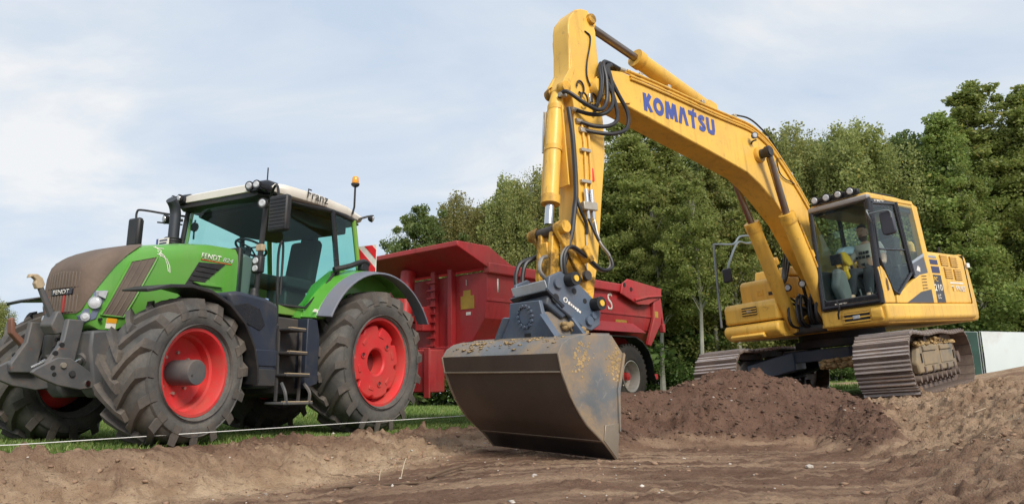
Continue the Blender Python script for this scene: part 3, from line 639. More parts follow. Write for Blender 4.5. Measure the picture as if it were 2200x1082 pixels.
def build_wheel(parent, c, Rt, W, rim_r, nl, lug_h, side, kind, steer=0.0, seed=0):
    w = empty('wheel', None, parent); w.matrix_local = Matrix.Translation(c) @ Matrix.Rotation(steer, 4, 'Z') @ Matrix.Rotation(rngp.random() * .3, 4, 'Y')
    ty = tyre('tyre', w, Rt, W, rim_r, nl, lug_h, TYRE, LUG, seed)
    lugs = ty.children[0]; lugs.parent = w
    h = W / 2; s = side; b = MB()
    if kind == 'front':
        b.lathe([(rim_r, s * h * .70), (rim_r + .022, s * h * .80), (rim_r + .022, s * h * .86), (rim_r - .006, s * h * .86), (rim_r - .02, s * h * .76), (rim_r - .03, s * h * .30), (rim_r - .055, s * h * .26), (rim_r - .06, s * h * -.05), (rim_r - .11, s * h * -.12), (.10, s * h * -.16)], n=56)
    else:
        b.lathe([(rim_r, s * h * .66), (rim_r + .026, s * h * .76), (rim_r + .026, s * h * .84), (rim_r - .006, s * h * .84), (rim_r - .022, s * h * .74), (rim_r - .035, s * h * .25), (rim_r - .06, s * h * .2), (rim_r - .07, s * h * .0), (.16, s * h * -.05)], n=56)
    rim = b.build('rim', RED_RIM, w, smooth=40)
    if kind == 'front':
        MB().lathe([(.001, s * h * .94), (.118, s * h * .94), (.125, s * h * .90), (.125, s * h * -.16)], n=28).build('hub_cylinder', GREY, w)
        MB().cyl((.07, s * h * .93, -.02), (.07, s * h * .955, -.02), .012, n=8).build('hub_plug', DGREY, w)
        for k in range(8):
            a = 2 * PI * (k + .3) / 8; MB().cyl((math.cos(a) * .20, s * h * -.14, math.sin(a) * .20), (math.cos(a) * .20, s * h * -.04, math.sin(a) * .20), .017, n=6).build('wheel_nut', BRONZE, w)
    else:
        # bolted cast wheel weight: notched disc with a wide centre bore
        pts = []; n = 80; rr0 = rim_r - .075
        for k in range(n):
            a = 2 * PI * k / n; seg = (k % 10); r_ = rr0 - (.075 if (seg in (4, 5) and (k // 10) in (2, 3, 4, 7)) else (.03 if seg in (4, 5) else 0)); pts.append((r_, a))
        y0, y1 = s * h * .02, s * h * .60; d = MB(); vs = []; bore = .165
        for r_, a in pts:
            ca, sa = math.cos(a), math.sin(a)
            vs += [(ca * r_, y0, sa * r_), (ca * r_, y1 - s * .02, sa * r_), (ca * (r_ - .02), y1, sa * (r_ - .02)), (ca * (bore + .025), y1, sa * (bore + .025)), (ca * bore, y1 - s * .02, sa * bore), (ca * bore, y0, sa * bore)]
        d.add(vs, [(k * 6 + j, k * 6 + j + 1, ((k + 1) % n) * 6 + j + 1, ((k + 1) % n) * 6 + j) for k in range(n) for j in range(5)])
        d.build('wheel_weight', RED_RIM, w, bevel=.006, smooth=30)
        for k in range(3):
            a = 2 * PI * k / 3 + .5; p = (math.cos(a) * .30, math.sin(a) * .30)
            MB().lathe([(.034, 0), (.044, s * .008), (.044, s * .014), (.030, s * .014)], (p[0], y1, p[1]), n=18).build('bolt_ring', RED_RIM, w)
            MB().cyl((p[0], y1 - s * .01, p[1]), (p[0], y1 + s * .006, p[1]), .029, n=14).build('bolt_hole', DGREY, w)
        for k in range(6):
            a = 2 * PI * k / 6 + 1.0; c2 = Vector((math.cos(a) * .36, y1 + s * .004, math.sin(a) * .36)); M3 = Matrix.Rotation(-a, 3, 'Y')
            MB().obox(c2, (.05, .012, .10), M3).build('cast_boss', RED_RIM, w, bevel=.004)
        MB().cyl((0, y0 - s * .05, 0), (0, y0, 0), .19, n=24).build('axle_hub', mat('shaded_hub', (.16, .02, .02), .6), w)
    return w
rngp = random.Random(5)
TR = empty('tractor', frame((-2.83, 10.25, 0), PI + 1.0966))
tag(TR, 'green farm tractor with red wheels, white roof and dusty brown nose', 'tractor')
for s in (1, -1):
    build_wheel(TR, (2.97, s * .97, .705), .735, .54, .41, 16, .052, s, 'front', R(7), 3 + s)
    build_wheel(TR, (0, s * .93, .93), .955, .62, .565, 18, .055, s, 'rear', 0, 9 + s)
# chassis, axles
MB().prism([(-.55, .55), (-.55, 1.25), (.6, 1.45), (3.1, 1.35), (3.3, 1.0), (3.2, .62), (2.2, .50), (.5, .45)], 1, -.33, .33).build('chassis', DGREY, TR, bevel=.03)
MB().cyl((0, -.72, .93), (0, .72, .93), .19).build('rear_axle', DGREY, TR)
MB().box(2.86, 3.06, -.72, .72, .60, .80).cyl((2.95, .45, .7), (2.95, .75, .7), .16).cyl((2.95, -.45, .7), (2.95, -.75, .7), .16).build('front_axle', DGREY, TR, bevel=.02)
# hood
def hsec(x, top, hw, sh, bot, hb):
    return [(x, hb, bot), (x, hw, bot + (sh - bot) * .35), (x, hw * 1.0, sh - .10), (x, hw * .97, sh), (x, hw * .86, top - .035), (x, hw * .6, top - .008), (x, hw * .25, top),
            (x, -hw * .25, top), (x, -hw * .6, top - .008), (x, -hw * .86, top - .035), (x, -hw * .97, sh), (x, -hw, sh - .10), (x, -hw, bot + (sh - bot) * .35), (x, -hb, bot)]
def nx(x): return x if x < 3.3 else 3.3 + (x - 3.3) * .66     # short sloping nose
HS = [(nx(q[0]), *q[1:]) for q in [(1.87, 2.24, .46, 2.13, 1.48, .45), (2.2, 2.225, .46, 2.11, 1.46, .45), (2.6, 2.16, .455, 2.05, 1.40, .44), (3.0, 2.065, .445, 1.965, 1.28, .42), (3.3, 1.97, .43, 1.87, 1.12, .40), (3.52, 1.89, .415, 1.79, 1.12, .38), (3.66, 1.82, .385, 1.71, 1.17, .34), (3.735, 1.74, .32, 1.64, 1.25, .28), (3.755, 1.70, .26, 1.60, 1.27, .24)]]
MB().loft([hsec(*h) for h in HS]).build('hood', GREEN, TR, smooth=40)
def hs_at(x):
    a = np.array(HS); return [x] + [float(np.interp(x, a[:, 0], a[:, i])) for i in range(1, 6)]
def hood_y(x, z):
    """half width of the hood at (x, z)"""
    s = hsec(*hs_at(x)); zz = [p[2] for p in s[:7]]; yy = [p[1] for p in s[:7]]; return float(np.interp(z, zz, yy))
def hood_patch(poly, off, nx=1):
    """panel following the hood side: polygon of (x, z)"""
    return [(x, hood_y(x, z) + off, z) for x, z in poly]
# brown dust-covered nose shell over the upper front
rings = []
for x, zl in ((3.02, 2.055), (3.12, 2.0), (3.25, 1.90), (3.40, 1.77), (3.52, 1.65), (3.62, 1.53), (3.69, 1.42), (3.735, 1.30), (3.757, 1.27)):
    x = nx(x); h = hs_at(x); s = hsec(x, h[1] + .014, h[2] + .014, h[3] + .014, h[4], h[5] + .014); half = [(0, s[6][2])] + [(p[1], p[2]) for p in s[:7][::-1]]
    cut = [half[0]]
    for (ya, za), (yb, zb) in zip(half[:-1], half[1:]):
        if zb >= zl: cut.append((yb, zb))
        else:
            if za > zl: f_ = (za - zl) / (za - zb); cut.append((ya + (yb - ya) * f_, zl))
            break
    if len(cut) == 1: cut.append((.02, cut[0][1]))
    dl = np.concatenate([[0], np.cumsum([math.dist(p, q) for p, q in zip(cut[:-1], cut[1:])])]); tt_ = np.linspace(0, dl[-1], 24)
    pts = [(x + .006, float(np.interp(t_, dl, [p[0] for p in cut])), float(np.interp(t_, dl, [p[1] for p in cut]))) for t_ in tt_]
    rings.append(pts[::-1] + [(p[0], -p[1], p[2]) for p in pts[1:]])
nose = MB().loft(rings, caps=False, closed=False); n = len(rings[0]); nose.f.append(tuple((len(rings) - 1) * n + k for k in range(n)))
nose.build('nose_cover', BROWN, TR, smooth=40)
for k in range(11):                    # upright ribs of the front grille
    y = -.24 + .048 * k
    for z0, z1 in ((1.53, 1.70 - abs(k - 5) * .004), (1.285, 1.455)):
        MB().prism([(y - .011, z0), (y + .011, z0), (y + .011, z1), (y - .011, z1)], 0, 3.600, 3.628 - abs(k - 5) ** 2 * .0006).build('grille_rib', BROWN2 if k % 2 else RED if z0 < 1.4 and k % 3 == 0 else BROWN2, TR, bevel=.004)
MB().box(3.605, 3.624, -.17, .17, 1.462, 1.522).build('emblem_plate', BLACKG, TR, bevel=.004)
text('FENDT', .042, WPRINT, TR, (3.626, -.13, 1.471), (0, 1, 0), (0, 0, 1), width=.26, fat=.01, name='emblem_lettering')
# side mesh panel and rear vent: curved sheets lying on the hood side
def sheet(c, off, nu=8, nv=12):
    """c = four (x, z) corners in order; returns a closed curved panel following the hood"""
    m_ = MB(); idx = lambda i, j, k: (k * (nv + 1) + j) * (nu + 1) + i; vs = []; fs = []
    for o_ in (off, -.02):
        for j in range(nv + 1):
            for i in range(nu + 1):
                a_ = Vector(c[0]).lerp(Vector(c[1]), i / nu); b_ = Vector(c[3]).lerp(Vector(c[2]), i / nu); p = a_.lerp(b_, j / nv); vs.append((p.x, hood_y(p.x, p.y) + o_, p.y))
    for j in range(nv):
        for i in range(nu):
            fs += [(idx(i, j, 0), idx(i + 1, j, 0), idx(i + 1, j + 1, 0), idx(i, j + 1, 0)), (idx(i, j, 1), idx(i + 1, j, 1), idx(i + 1, j + 1, 1), idx(i, j + 1, 1))]
    for i in range(nu): fs += [(idx(i, 0, 0), idx(i + 1, 0, 0), idx(i + 1, 0, 1), idx(i, 0, 1)), (idx(i, nv, 0), idx(i + 1, nv, 0), idx(i + 1, nv, 1), idx(i, nv, 1))]
    for j in range(nv): fs += [(idx(0, j, 0), idx(0, j + 1, 0), idx(0, j + 1, 1), idx(0, j, 1)), (idx(nu, j, 0), idx(nu, j + 1, 0), idx(nu, j + 1, 1), idx(nu, j, 1))]
    return m_.add(vs, fs)
SPC = [(2.93, 1.93), (3.22, 1.83), (3.455, 1.26), (3.23, 1.255)]
sheet(SPC, .012).build('side_mesh_panel', BROWN2, TR)
for k in range(4):
    t_ = (k + .5) / 4; a = Vector(SPC[0]).lerp(Vector(SPC[1]), t_); b_ = Vector(SPC[3]).lerp(Vector(SPC[2]), t_)
    MB().tube([(p.x, hood_y(p.x, p.y) + .014, p.y) for p in [a.lerp(b_, q / 10) for q in range(11)]], .005, 6).build('mesh_rib', BROWN2, TR)
MB().tube([(p[0], hood_y(*p) + .012, p[1]) for p in [tuple(Vector(SPC[i]).lerp(Vector(SPC[(i + 1) % 4]), q / 8)) for i in range(4) for q in range(8)] + [SPC[0]]], .009, 6).build('panel_frame', GREEN, TR)
sheet([(2.06, 1.985), (2.42, 1.955), (2.64, 1.56), (2.42, 1.66)], .010).build('hood_vent', MESH, TR)
for k in range(6):
    z = 1.62 + k * .058; x0 = 2.60 - k * .035; x1 = 2.44 - k * .058
    MB().tube([(x, hood_y(x, z) + .013, z) for x in np.linspace(x0, x1, 6)], .006, 5).build('vent_bar', BLACK, TR)
MB().prism([(2.08, 1.70), (2.20, 1.735), (2.50, 1.72), (2.40, 1.69)], 1, .45, .50).build('hood_crease_fin', GREEN, TR, bevel=.01)
text('FENDT', .062, WPRINT, TR, (2.40, .464, 2.005), (-1, 0, .015), LZ, depth=.003, width=.28, shear=.2, fat=.012)
text('824', .050, mat('silver_print', (.55, .57, .58), .35), TR, (2.10, .464, 2.012), (-1, 0, .015), LZ, depth=.003, width=.15, shear=.25)
MB().prism([(1.97, 1.993), (2.40, 1.986), (2.40, 1.993), (1.97, 2.0)], 1, .462, .467).build('red_underline', REDS, TR)
for path in ([(2.93, 2.045), (2.91, 2.02), (2.88, 2.0), (2.90, 1.97), (2.87, 1.96)], [(2.95, 2.035), (2.90, 2.03), (2.84, 2.035)], [(2.93, 1.96), (2.89, 1.95), (2.82, 1.92), (2.78, 1.85), (2.77, 1.78)], [(2.90, 1.985), (2.85, 1.95), (2.81, 1.86), (2.79, 1.79)], [(2.92, 2.0), (2.89, 1.94)]):
    MB().tube([(x, hood_y(x, z) + .003, z) for x, z in path], .0045, 5).build('horse_line_print', WPRINT, TR)
MB().prism([(1.80, 2.22), (1.87, 2.235), (1.87, 1.48), (1.80, 1.44)], 1, -.47, .47).build('hood_rear_seal', BLACK, TR, bevel=.02)
# headlights set in the lower nose
for s in (1, -1):
    hp = [(3.42, 1.505), (3.53, 1.49), (3.59, 1.24), (3.565, 1.17), (3.49, 1.22)]
    A = [(x, s * (hood_y(x, z) + .02), z) for x, z in hp]; B = [(x, s * (hood_y(x, z) - .04), z) for x, z in hp]; nv = 5
    hl = MB().add(A + B, [tuple(range(nv)), tuple(range(nv, 2 * nv))] + [(i, (i + 1) % nv, nv + (i + 1) % nv, nv + i) for i in range(nv)]).build('headlight', mat('headlight_housing', (.12, .15, .22), .15, vary=.3), TR, bevel=.006)
    MB().prism([(3.43, 1.50), (3.525, 1.485), (3.52, 1.44), (3.45, 1.42)], 1, s * .405, s * .443).build('headlight_brow', LENS, hl)
    for x, z, r_ in ((3.525, 1.375, .055), (3.56, 1.235, .040)):
        y = s * (hood_y(x, z) + .018); d = Vector((.75, s * .66, -.05)).normalized(); c = Vector((x, y, z))
        MB().tube([c, c + d * .012], [r_ * 1.15, r_ * 1.1], 18).build('lamp_ring', STEEL, hl)
        MB().tube([c + d * .012, c + d * .022], [r_ * .85, r_ * .5], 18).build('lamp_lens', LENS, hl)
st = [(3.39, 1.235), (3.29, 1.235), (3.29, 1.135), (3.39, 1.135)]
MB().add(hood_patch(st, .006), [(0, 1, 2, 3)]).build('warning_sticker', WPRINT, TR, smooth=0)
MB().add(hood_patch([(3.39, 1.235), (3.29, 1.235), (3.29, 1.188), (3.39, 1.188)], .009), [(0, 1, 2, 3)]).build('warning_sticker_head', ORANGE, TR, smooth=0)
MB().cyl((3.46, .40, 1.215), (3.46, .43, 1.215), .016, n=12).build('tow_hole', BLACK, TR)
# front support casting and linkage
MB().prism([(3.05, .48), (3.05, 1.12), (3.40, 1.12), (3.52, 1.10), (3.52, .92), (3.44, .55), (3.36, .46)], 1, .17, .40).build('front_bracket', GREY, TR, bevel=.025)
MB().prism([(3.05, .48), (3.05, 1.12), (3.40, 1.12), (3.52, 1.10), (3.52, .92), (3.44, .55), (3.36, .46)], 1, -.40, -.17).build('front_bracket', GREY, TR, bevel=.025)
MB().box(3.10, 3.46, -.17, .17, .62, 1.10).build('front_cross_block', DGREY, TR, bevel=.02)
for k, (y, z) in enumerate(((-.10, 1.02), (-.02, .98), (.06, 1.03), (.13, .96), (-.14, .93), (.01, 1.07))):
    MB().cyl((3.46, y, z), (3.56 + .02 * (k % 2), y, z + .01), .022, n=10).build('hydraulic_coupling', STEEL if k % 2 else DGREY, TR)
for s in (1, -1):
    y = s * .30
    MB().prism([(3.56, 1.20), (3.72, 1.20), (3.74, 1.0), (3.86, .78), (3.84, .70), (3.62, .70), (3.585, .98)], 1, y - .035, y + .035).build('lift_arm', GREY, TR, bevel=.012)
    pl = MB().prism([(4.02, .685), (3.99, .72), (3.80, .83), (3.68, .83), (3.56, .76), (3.40, .655), (3.40, .555), (3.56, .535), (3.78, .575), (3.94, .64)], 1, y + s * .038, y + s * .085).build('hook_plate', GREY, TR, bevel=.010)
    for x, z, r_, mm in ((3.84, .735, .022, KPRINT), (3.75, .76, .026, BRONZE), (3.66, .685, .028, DGREY), (3.50, .60, .024, STEEL), (3.82, .675, .02, KPRINT)):
        MB().cyl((x, y + s * .075, z), (x, y + s * (.089 if mm is KPRINT else .105), z), r_, n=12).build('pin', mm, pl)
    for x, z in ((3.75, .95), (3.80, .87)):
        MB().cyl((x, y + s * .02, z), (x, y + s * .037, z), .024, n=12).build('pin_hole', KPRINT, TR)
    cy_ = MB().cyl((3.20, y * .75, 1.0), (3.52, y * .9, .82), .062).build('lift_cylinder', GREY, TR)
    MB().cyl((3.52, y * .9, .82), (3.66, y * .95, .74), .035).build('rod', STEEL, cy_)
MB().prism([(3.55, 1.10), (3.66, 1.30), (3.70, 1.28), (3.74, 1.15), (3.68, 1.06)], 1, -.10, .10).build('top_link_bracket', GREY, TR, bevel=.015)
tl2 = MB().tube([(3.66, 0, 1.20), (3.78, 0, 1.42), (3.835, 0, 1.52)], [.035, .03, .026], 10).build('top_link', GREY, TR)
MB().prism([(3.82, 1.50), (3.80, 1.54), (3.83, 1.60), (3.88, 1.632), (3.945, 1.625), (3.955, 1.585), (3.92, 1.60), (3.885, 1.575), (3.895, 1.54), (3.87, 1.49)], 1, -.03, .03).build('hook', HOOK, tl2, bevel=.008)
MB().prism([(3.62, .95), (3.70, 1.02), (3.80, 1.10), (3.83, 1.24), (3.86, 1.22), (3.84, 1.08), (3.70, .94)], 1, -.44, -.36).build('catch_hook', mat('rusty_cast', (.20, .09, .06), .7), TR, bevel=.01)
# cab
def quadpanel(name, pts, m, parent, th=.008, nrm=None, bevel=0):
    P = [Vector(p) for p in pts]
    if len(P) > 3:      # flatten onto the best plane so that the pane reflects evenly
        A_ = np.array([tuple(p) for p in P]); c_ = A_.mean(0); n_ = np.linalg.svd(A_ - c_)[2][2]; A_ = A_ - ((A_ - c_) @ n_)[:, None] * n_; P = [Vector(q) for q in A_]
    nn = (P[1] - P[0]).cross(P[-1] - P[0]).normalized() * th; n = len(P)
    return MB().add([p + nn * .5 for p in P] + [p - nn * .5 for p in P], [tuple(range(n)), tuple(range(n, 2 * n))[::-1]] + [(i, (i + 1) % n, n + (i + 1) % n, n + i) for i in range(n)]).build(name, m, parent, bevel=bevel)
ZT = 2.90
FT, FB, BT, BB_, RT, RB = (1.72, .70, ZT - .05), (1.83, .74, 1.62), (.70, .84, ZT), (.60, .88, 2.10), (.22, .80, ZT - .02), (.10, .84, 2.12)
def mir(p): return (p[0], -p[1], p[2])
CABG = mat('cab_light_green_frame', (.16, .33, .05), .4, dirt=.2)
for s in (1, -1):
    f = (lambda p: p) if s > 0 else mir
    MB().tube([f(FB), f(FT)], .032, 8).build('front_pillar', BLACK, TR)
    MB().tube([f((1.79, .70, 1.62)), f((1.68, .665, ZT - .05))], .020, 8).build('pillar_inner_trim', CABG, TR)
    MB().tube([f((.64, .86, 1.62)), f(BB_), f(BT)], .036, 8).build('door_pillar', BLACKG, TR)
    MB().tube([f(RB), f(RT)], .035, 8).build('rear_pillar', CABG, TR)
    MB().tube([f(FT), f(BT), f(RT)], .030, 8).build('roof_rail', BLACK, TR)
    dg = quadpanel('door_glass', [f((1.83, .745, 1.55)), f((1.72, .705, ZT - .07)), f((.70, .85, ZT - .02)), f((.60, .89, 2.14)), f((1.15, .88, 1.55))], G_TRAC, TR)
    MB().tube([f((1.80, .77, 1.55)), f((1.17, .895, 1.55)), f((.86, .905, 1.84)), f((.62, .90, 2.14))], .018, 6).build('door_frame', BLACK, TR)
    quadpanel('quarter_glass', [f((.60, .88, 2.14)), f((.70, .84, ZT - .03)), f((.22, .80, ZT - .04)), f((.10, .84, 2.16))], G_TRAC, TR)
    # lower cab side and floor edge
    MB().prism([(1.84, 1.44), (1.84, 1.55), (1.15, 1.55), (.55, 2.10), (.05, 2.12), (.05, 1.44)], 1, s * .70, s * .84).build('cab_lower_side', CABG, TR, bevel=.01)
ws = MB(); rings = []
for i in range(7):
    a = -1 + i / 3; x = 1.83 + .10 * (1 - a * a); rings.append([(x, a * .72, 1.62), (x - .10, a * .69, ZT - .10)])
ws.loft(rings, caps=False, closed=False).build('windscreen', G_TRAC, TR)
quadpanel('rear_glass', [(.06, .80, 1.9), (.06, -.80, 1.9), (.18, -.76, ZT - .06), (.18, .76, ZT - .06)], G_TRAC, TR)
MB().box(.05, 1.84, -.70, .70, 1.44, 1.50).build('cab_floor', BLACK, TR)
# roof
def rsec(x, z0, z1, hw):
    n = 16; r = []
    for k in range(n):
        a = 2 * PI * k / n; c, s_ = math.cos(a), math.sin(a)
        r.append((x, hw * math.copysign(abs(c) ** .35, c), (z0 + z1) / 2 + (z1 - z0) / 2 * math.copysign(abs(s_) ** .6, s_)))
    return r
MB().loft([rsec(-.02, 2.90, 2.96, .72), rsec(.02, 2.88, 3.02, .79), rsec(.4, 2.885, 3.075, .85), rsec(1.0, 2.885, 3.105, .86), rsec(1.5, 2.88, 3.09, .84), rsec(1.78, 2.89, 3.045, .80), rsec(1.88, 2.905, 2.99, .74)]).build('roof', WHITE, TR, smooth=45)
MB().loft([rsec(.05, 2.84, 2.89, .76), rsec(1.0, 2.84, 2.89, .83), rsec(1.76, 2.82, 2.895, .77), rsec(1.86, 2.84, 2.90, .70)]).build('roof_lower_trim', BLACK, TR, smooth=45)
text('Franz', .125, KPRINT, TR, (1.22, .868, 2.955), (-1, -.012, -.005), (0, -.05, 1), width=.40, shear=.12, fat=.004, depth=.004)
for s in (1, -1):
    pod = MB().loft([rsec(1.62, 2.89, 3.06, .10), rsec(1.80, 2.88, 3.05, .13), rsec(1.92, 2.89, 3.0, .125)]).build('roof_lamp_pod', BLACKG, TR)
    for v in pod.data.vertices: v.co.y += s * .68
    for k in (0, 1): worklight(TR, (1.93, s * (.62 + .12 * k), 2.955), (1, s * .25, -.05), .052)
    MB().tube([(1.76, s * .74, 2.72), (1.86, s * .86, 2.71)], .022, 6).build('lamp_bracket', BLACK, TR)
    worklight(TR, (1.93, s * .86, 2.71), (1, s * .3, -.1), .058)
MB().tube([(.10, .78, 2.93), (-.0, .86, 2.98), (-.03, .88, 2.99)], .016, 6).build('rear_lamp_arm', BLACK, TR)
worklight(TR, (-.06, .90, 2.96), (-.5, .8, -.2), .05)
MB().tube([(1.66, .62, 3.05), (1.66, .62, 3.26)], .009, 6).build('antenna', BLACK, TR)
bc = MB().tube([(.30, .84, 2.95), (.30, .87, 3.05), (.30, .87, 3.36)], .014, 8).build('beacon_pole', BLACK, TR)
be = MB().lathe([(.001, 0), (.03, 0), (.055, .02), (.06, .045), (.001, .045)], (.30, .87, 3.34), 2, 18).build('beacon', BLACK, TR)
MB().lathe([(.046, .045), (.048, .05), (.044, .13), (.035, .145), (.001, .147)], (.30, .87, 3.34), 2, 18).build('beacon_lens', AMBER, be)
# mirrors
mi = MB().box(1.90, 1.99, 1.02, 1.30, 2.33, 2.76).build('side_mirror', BLACK, TR, bevel=.025, label='large black mirror housing on the cab door side')
for k in range(9): MB().box(1.985, 1.997, 1.04, 1.28, 2.37 + k * .042, 2.385 + k * .042).build('housing_rib', BLACK, mi)
MB().box(1.893, 1.901, 1.05, 1.27, 2.36, 2.73).build('mirror_glass', CHROME, mi)
MB().tube(spline([(1.72, .74, 2.80), (1.86, .95, 2.90), (1.95, 1.10, 2.88), (1.95, 1.14, 2.70)]), .016, 8).build('mirror_arm', BLACK, TR)
m2 = MB().box(2.02, 2.10, -1.36, -1.14, 2.36, 2.74).build('side_mirror', BLACK, TR, bevel=.03)
MB().box(2.012, 2.021, -1.34, -1.16, 2.39, 2.71).build('mirror_glass', CHROME, m2)
MB().tube(spline([(1.72, -.74, 2.78), (1.85, -.95, 2.81), (2.03, -1.20, 2.85), (2.06, -1.25, 2.82), (2.06, -1.25, 2.70)]), .014, 8).build('mirror_arm', BLACK, TR)
MB().tube([(1.76, -.74, 2.66), (1.95, -.98, 2.68)], .011, 6).build('mirror_brace', BLACK, TR)
# exhaust
ex = MB().tube([(1.98, -.60, 2.10), (1.98, -.60, 2.42)], [.10, .10], 18).build('exhaust', BLACK, TR)
MB().tube(spline([(1.98, -.60, 2.42), (1.98, -.60, 2.66), (1.985, -.60, 2.76), (2.02, -.59, 2.84), (2.08, -.575, 2.90)], 4), .066, 16).build('stack', mat('exhaust_steel', (.045, .05, .062), .5, metal=.3), ex)
for k in range(9): MB().lathe([(.101, k * .034 + 2.13), (.106, k * .034 + 2.14), (.101, k * .034 + 2.15)], (1.98, -.60, 0), 2, 20).build('guard_ring', BLACK, ex)
pl = MB().box(2.155, 2.165, -.66, -.44, 2.29, 2.38).build('number_plate', WPRINT, TR)
MB().box(2.1655, 2.168, -.66, -.625, 2.291, 2.379).build('plate_band', BLUE, pl)
MB().box(2.1655, 2.168, -.60, -.46, 2.345, 2.362).box(2.1655, 2.168, -.60, -.47, 2.31, 2.327).build('plate_print', BLUED, pl)
# rear fender: green inner shell and grey flare
def arc(cx, cz, r, a0, a1, n): return [(cx + math.cos(R(a0 + (a1 - a0) * k / n)) * r, cz + math.sin(R(a0 + (a1 - a0) * k / n)) * r) for k in range(n + 1)]
for s in (1, -1):
    for nm, y0, y1, r0, r1, a0, a1, mm in (('fender_shell', .84, 1.07, 1.27, 1.235, 24, 128, GREEN), ('fender_flare', 1.07, 1.285, 1.237, 1.20, 25, 150, GREYF)):
        A = arc(.04, .92, r0, a0, a1, 22); B = arc(.04, .92, r1, a0, a1, 22)
        rings = [[(a[0], s * y0, a[1]), (b_[0], s * y1, b_[1]), (b_[0] - (b_[0] - .04) * .022, s * y1, b_[1] - (b_[1] - .92) * .022), (a[0] - (a[0] - .04) * .022, s * y0, a[1] - (a[1] - .92) * .022)] for a, b_ in zip(A, B)]
        MB().loft(rings).build(nm, mm, TR, bevel=.008, smooth=40)
    MB().prism([(1.30, 1.42), (1.30, 1.47), (1.18, 1.56), (.98, 1.86), (.66, 2.10), (.2, 2.18), (-.2, 2.16), (-.6, 2.0), (-.6, 1.7), (.6, 1.7), (1.0, 1.42)], 1, s * .80, s * .85).build('fender_inner_wall', GREEN, TR)
    MB().box(1.05, 1.07, s * 1.09, s * 1.12, 1.50, 1.56).build('clip', BLACK, TR)
MB().prism([(1.13, 1.47), (1.05, 1.47), (1.02, 1.505), (1.10, 1.505)], 1, 1.075, 1.081, lambda x, y, z: (x + .08, y - .02, z + .02)).build('fender_sticker', WPRINT, TR)
MB().tube(spline([(.72, .93, 2.10), (.50, .98, 2.17), (.22, 1.0, 2.28), (.10, 1.0, 2.26)]), .035, 8).build('fender_grab_rail', BLACK, TR)
MB().box(.10, .26, .93, 1.02, 2.15, 2.30).build('rail_foot', BLACK, TR, bevel=.02)
wb = MB().prism([(.46, 2.24), (.80, 2.24), (.80, 2.64), (.46, 2.64)], 0, -.325, -.31).build('warning_board', WPRINT, TR, label='red and white striped warning board behind the cab')
for P_ in ([(.46, 2.245), (.56, 2.245), (.46, 2.36)], [(.68, 2.245), (.80, 2.245), (.80, 2.29), (.46, 2.635), (.46, 2.50)], [(.80, 2.42), (.80, 2.56), (.725, 2.635), (.585, 2.635)]):
    MB().prism(P_, 0, -.309, -.305).build('red_stripe', REDS, wb)
MB().tube([(-.34, .63, 1.9), (-.34, .63, 2.3)], .015, 6).build('board_post', BLACK, TR)
# front fenders
for s in (1, -1):
    P_ = [(3.52, 1.475), (3.34, 1.535), (3.10, 1.565), (2.86, 1.54), (2.62, 1.44), (2.40, 1.26), (2.25, 1.02), (2.18, .78), (2.17, .62)]
    rings = []
    for k, (x, z) in enumerate(P_):
        w0 = .72 + (.06 if k == 0 else 0); w1 = 1.25 - (.10 if k == 0 else 0)
        d = Vector((x - 2.97, z - .70)).normalized() * .018
        rings.append([(x, s * w0, z), (x, s * w1, z - .012), (x - d.x, s * w1, z - d.y - .03), (x - d.x, s * w0, z - d.y)])
    MB().loft(rings).build('front_fender', BLACK, TR, bevel=.006, smooth=50)
    MB().tube([(2.9, s * .42, 1.3), (2.8, s * .75, 1.50)], .03, 6).build('fender_stay', BLACK, TR)
# tank, steps, battery box
tk = MB().prism([(2.56, 1.55), (2.42, 1.585), (2.02, 1.555), (1.83, 1.49), (1.80, .62), (1.86, .56), (2.14, .56), (2.15, .95), (2.28, 1.22), (2.50, 1.42)], 1, .52, 1.13).build('fuel_tank', TANK, TR, bevel=.045, seg=3)
MB().prism([(2.50, 1.42), (2.30, 1.47), (2.12, 1.42), (2.03, 1.25), (2.10, 1.18), (2.28, 1.24)], 1, 1.128, 1.138).build('tank_recess', BLACKG, tk, bevel=.01)
MB().prism([(2.14, .80), (1.83, .80), (1.83, .98), (2.14, .98)], 1, 1.125, 1.142).build('tank_panel', TANK, tk, bevel=.012)
MB().prism([(2.14, .585), (1.83, .585), (1.83, .77), (2.14, .77)], 1, 1.125, 1.142).build('tank_panel', DGREY, tk, bevel=.012)
MB().lathe([(.001, .06), (.05, .06), (.055, .03), (.055, 0)], (2.05, .95, 1.56), 2, 16).lathe([(.038, .12), (.045, .09), (.045, .05)], (2.05, .95, 1.55), 2, 16).build('filler_cap', BLACK, tk)
MB().cyl((1.90, .98, 1.52), (1.90, .98, 1.57), .035, n=14).build('blue_cap', mat('blue_cap_plastic', (.25, .42, .62), .4), tk)
MB().prism([(1.62, 1.40), (1.16, 1.40), (1.13, .60), (1.20, .50), (1.62, .50)], 1, .45, .90).build('battery_box', DGREY, TR, bevel=.02)
for z, a, b_ in ((1.235, 1.44, 1.70), (.965, 1.40, 1.70), (.715, 1.34, 1.72), (.40, 1.27, 1.74)):
    MB().prism([(a, z - .02), (b_, z - .02), (b_, z + .012), (a, z + .012)], 1, .90, 1.20).build('step', GREY if z < .5 else DGREY, TR, bevel=.01)
    MB().prism([(a + .01, z + .012), (b_ - .01, z + .012), (b_ - .01, z + .022), (a + .01, z + .022)], 1, 1.15, 1.198).build('step_tread', HOOK, TR)
for x in (1.33, 1.69):
    MB().tube([(x, 1.02, .42), (x, 1.02, .70), (x, 1.0, 1.28)], .022, 6).build('step_stringer', DGREY, TR)
    MB().tube(spline([(x, 1.19, .40), (x + (.03 if x > 1.5 else -.0), 1.19, .52), (x, 1.10, .62)]), .02, 6).build('step_bracket', GREY, TR)
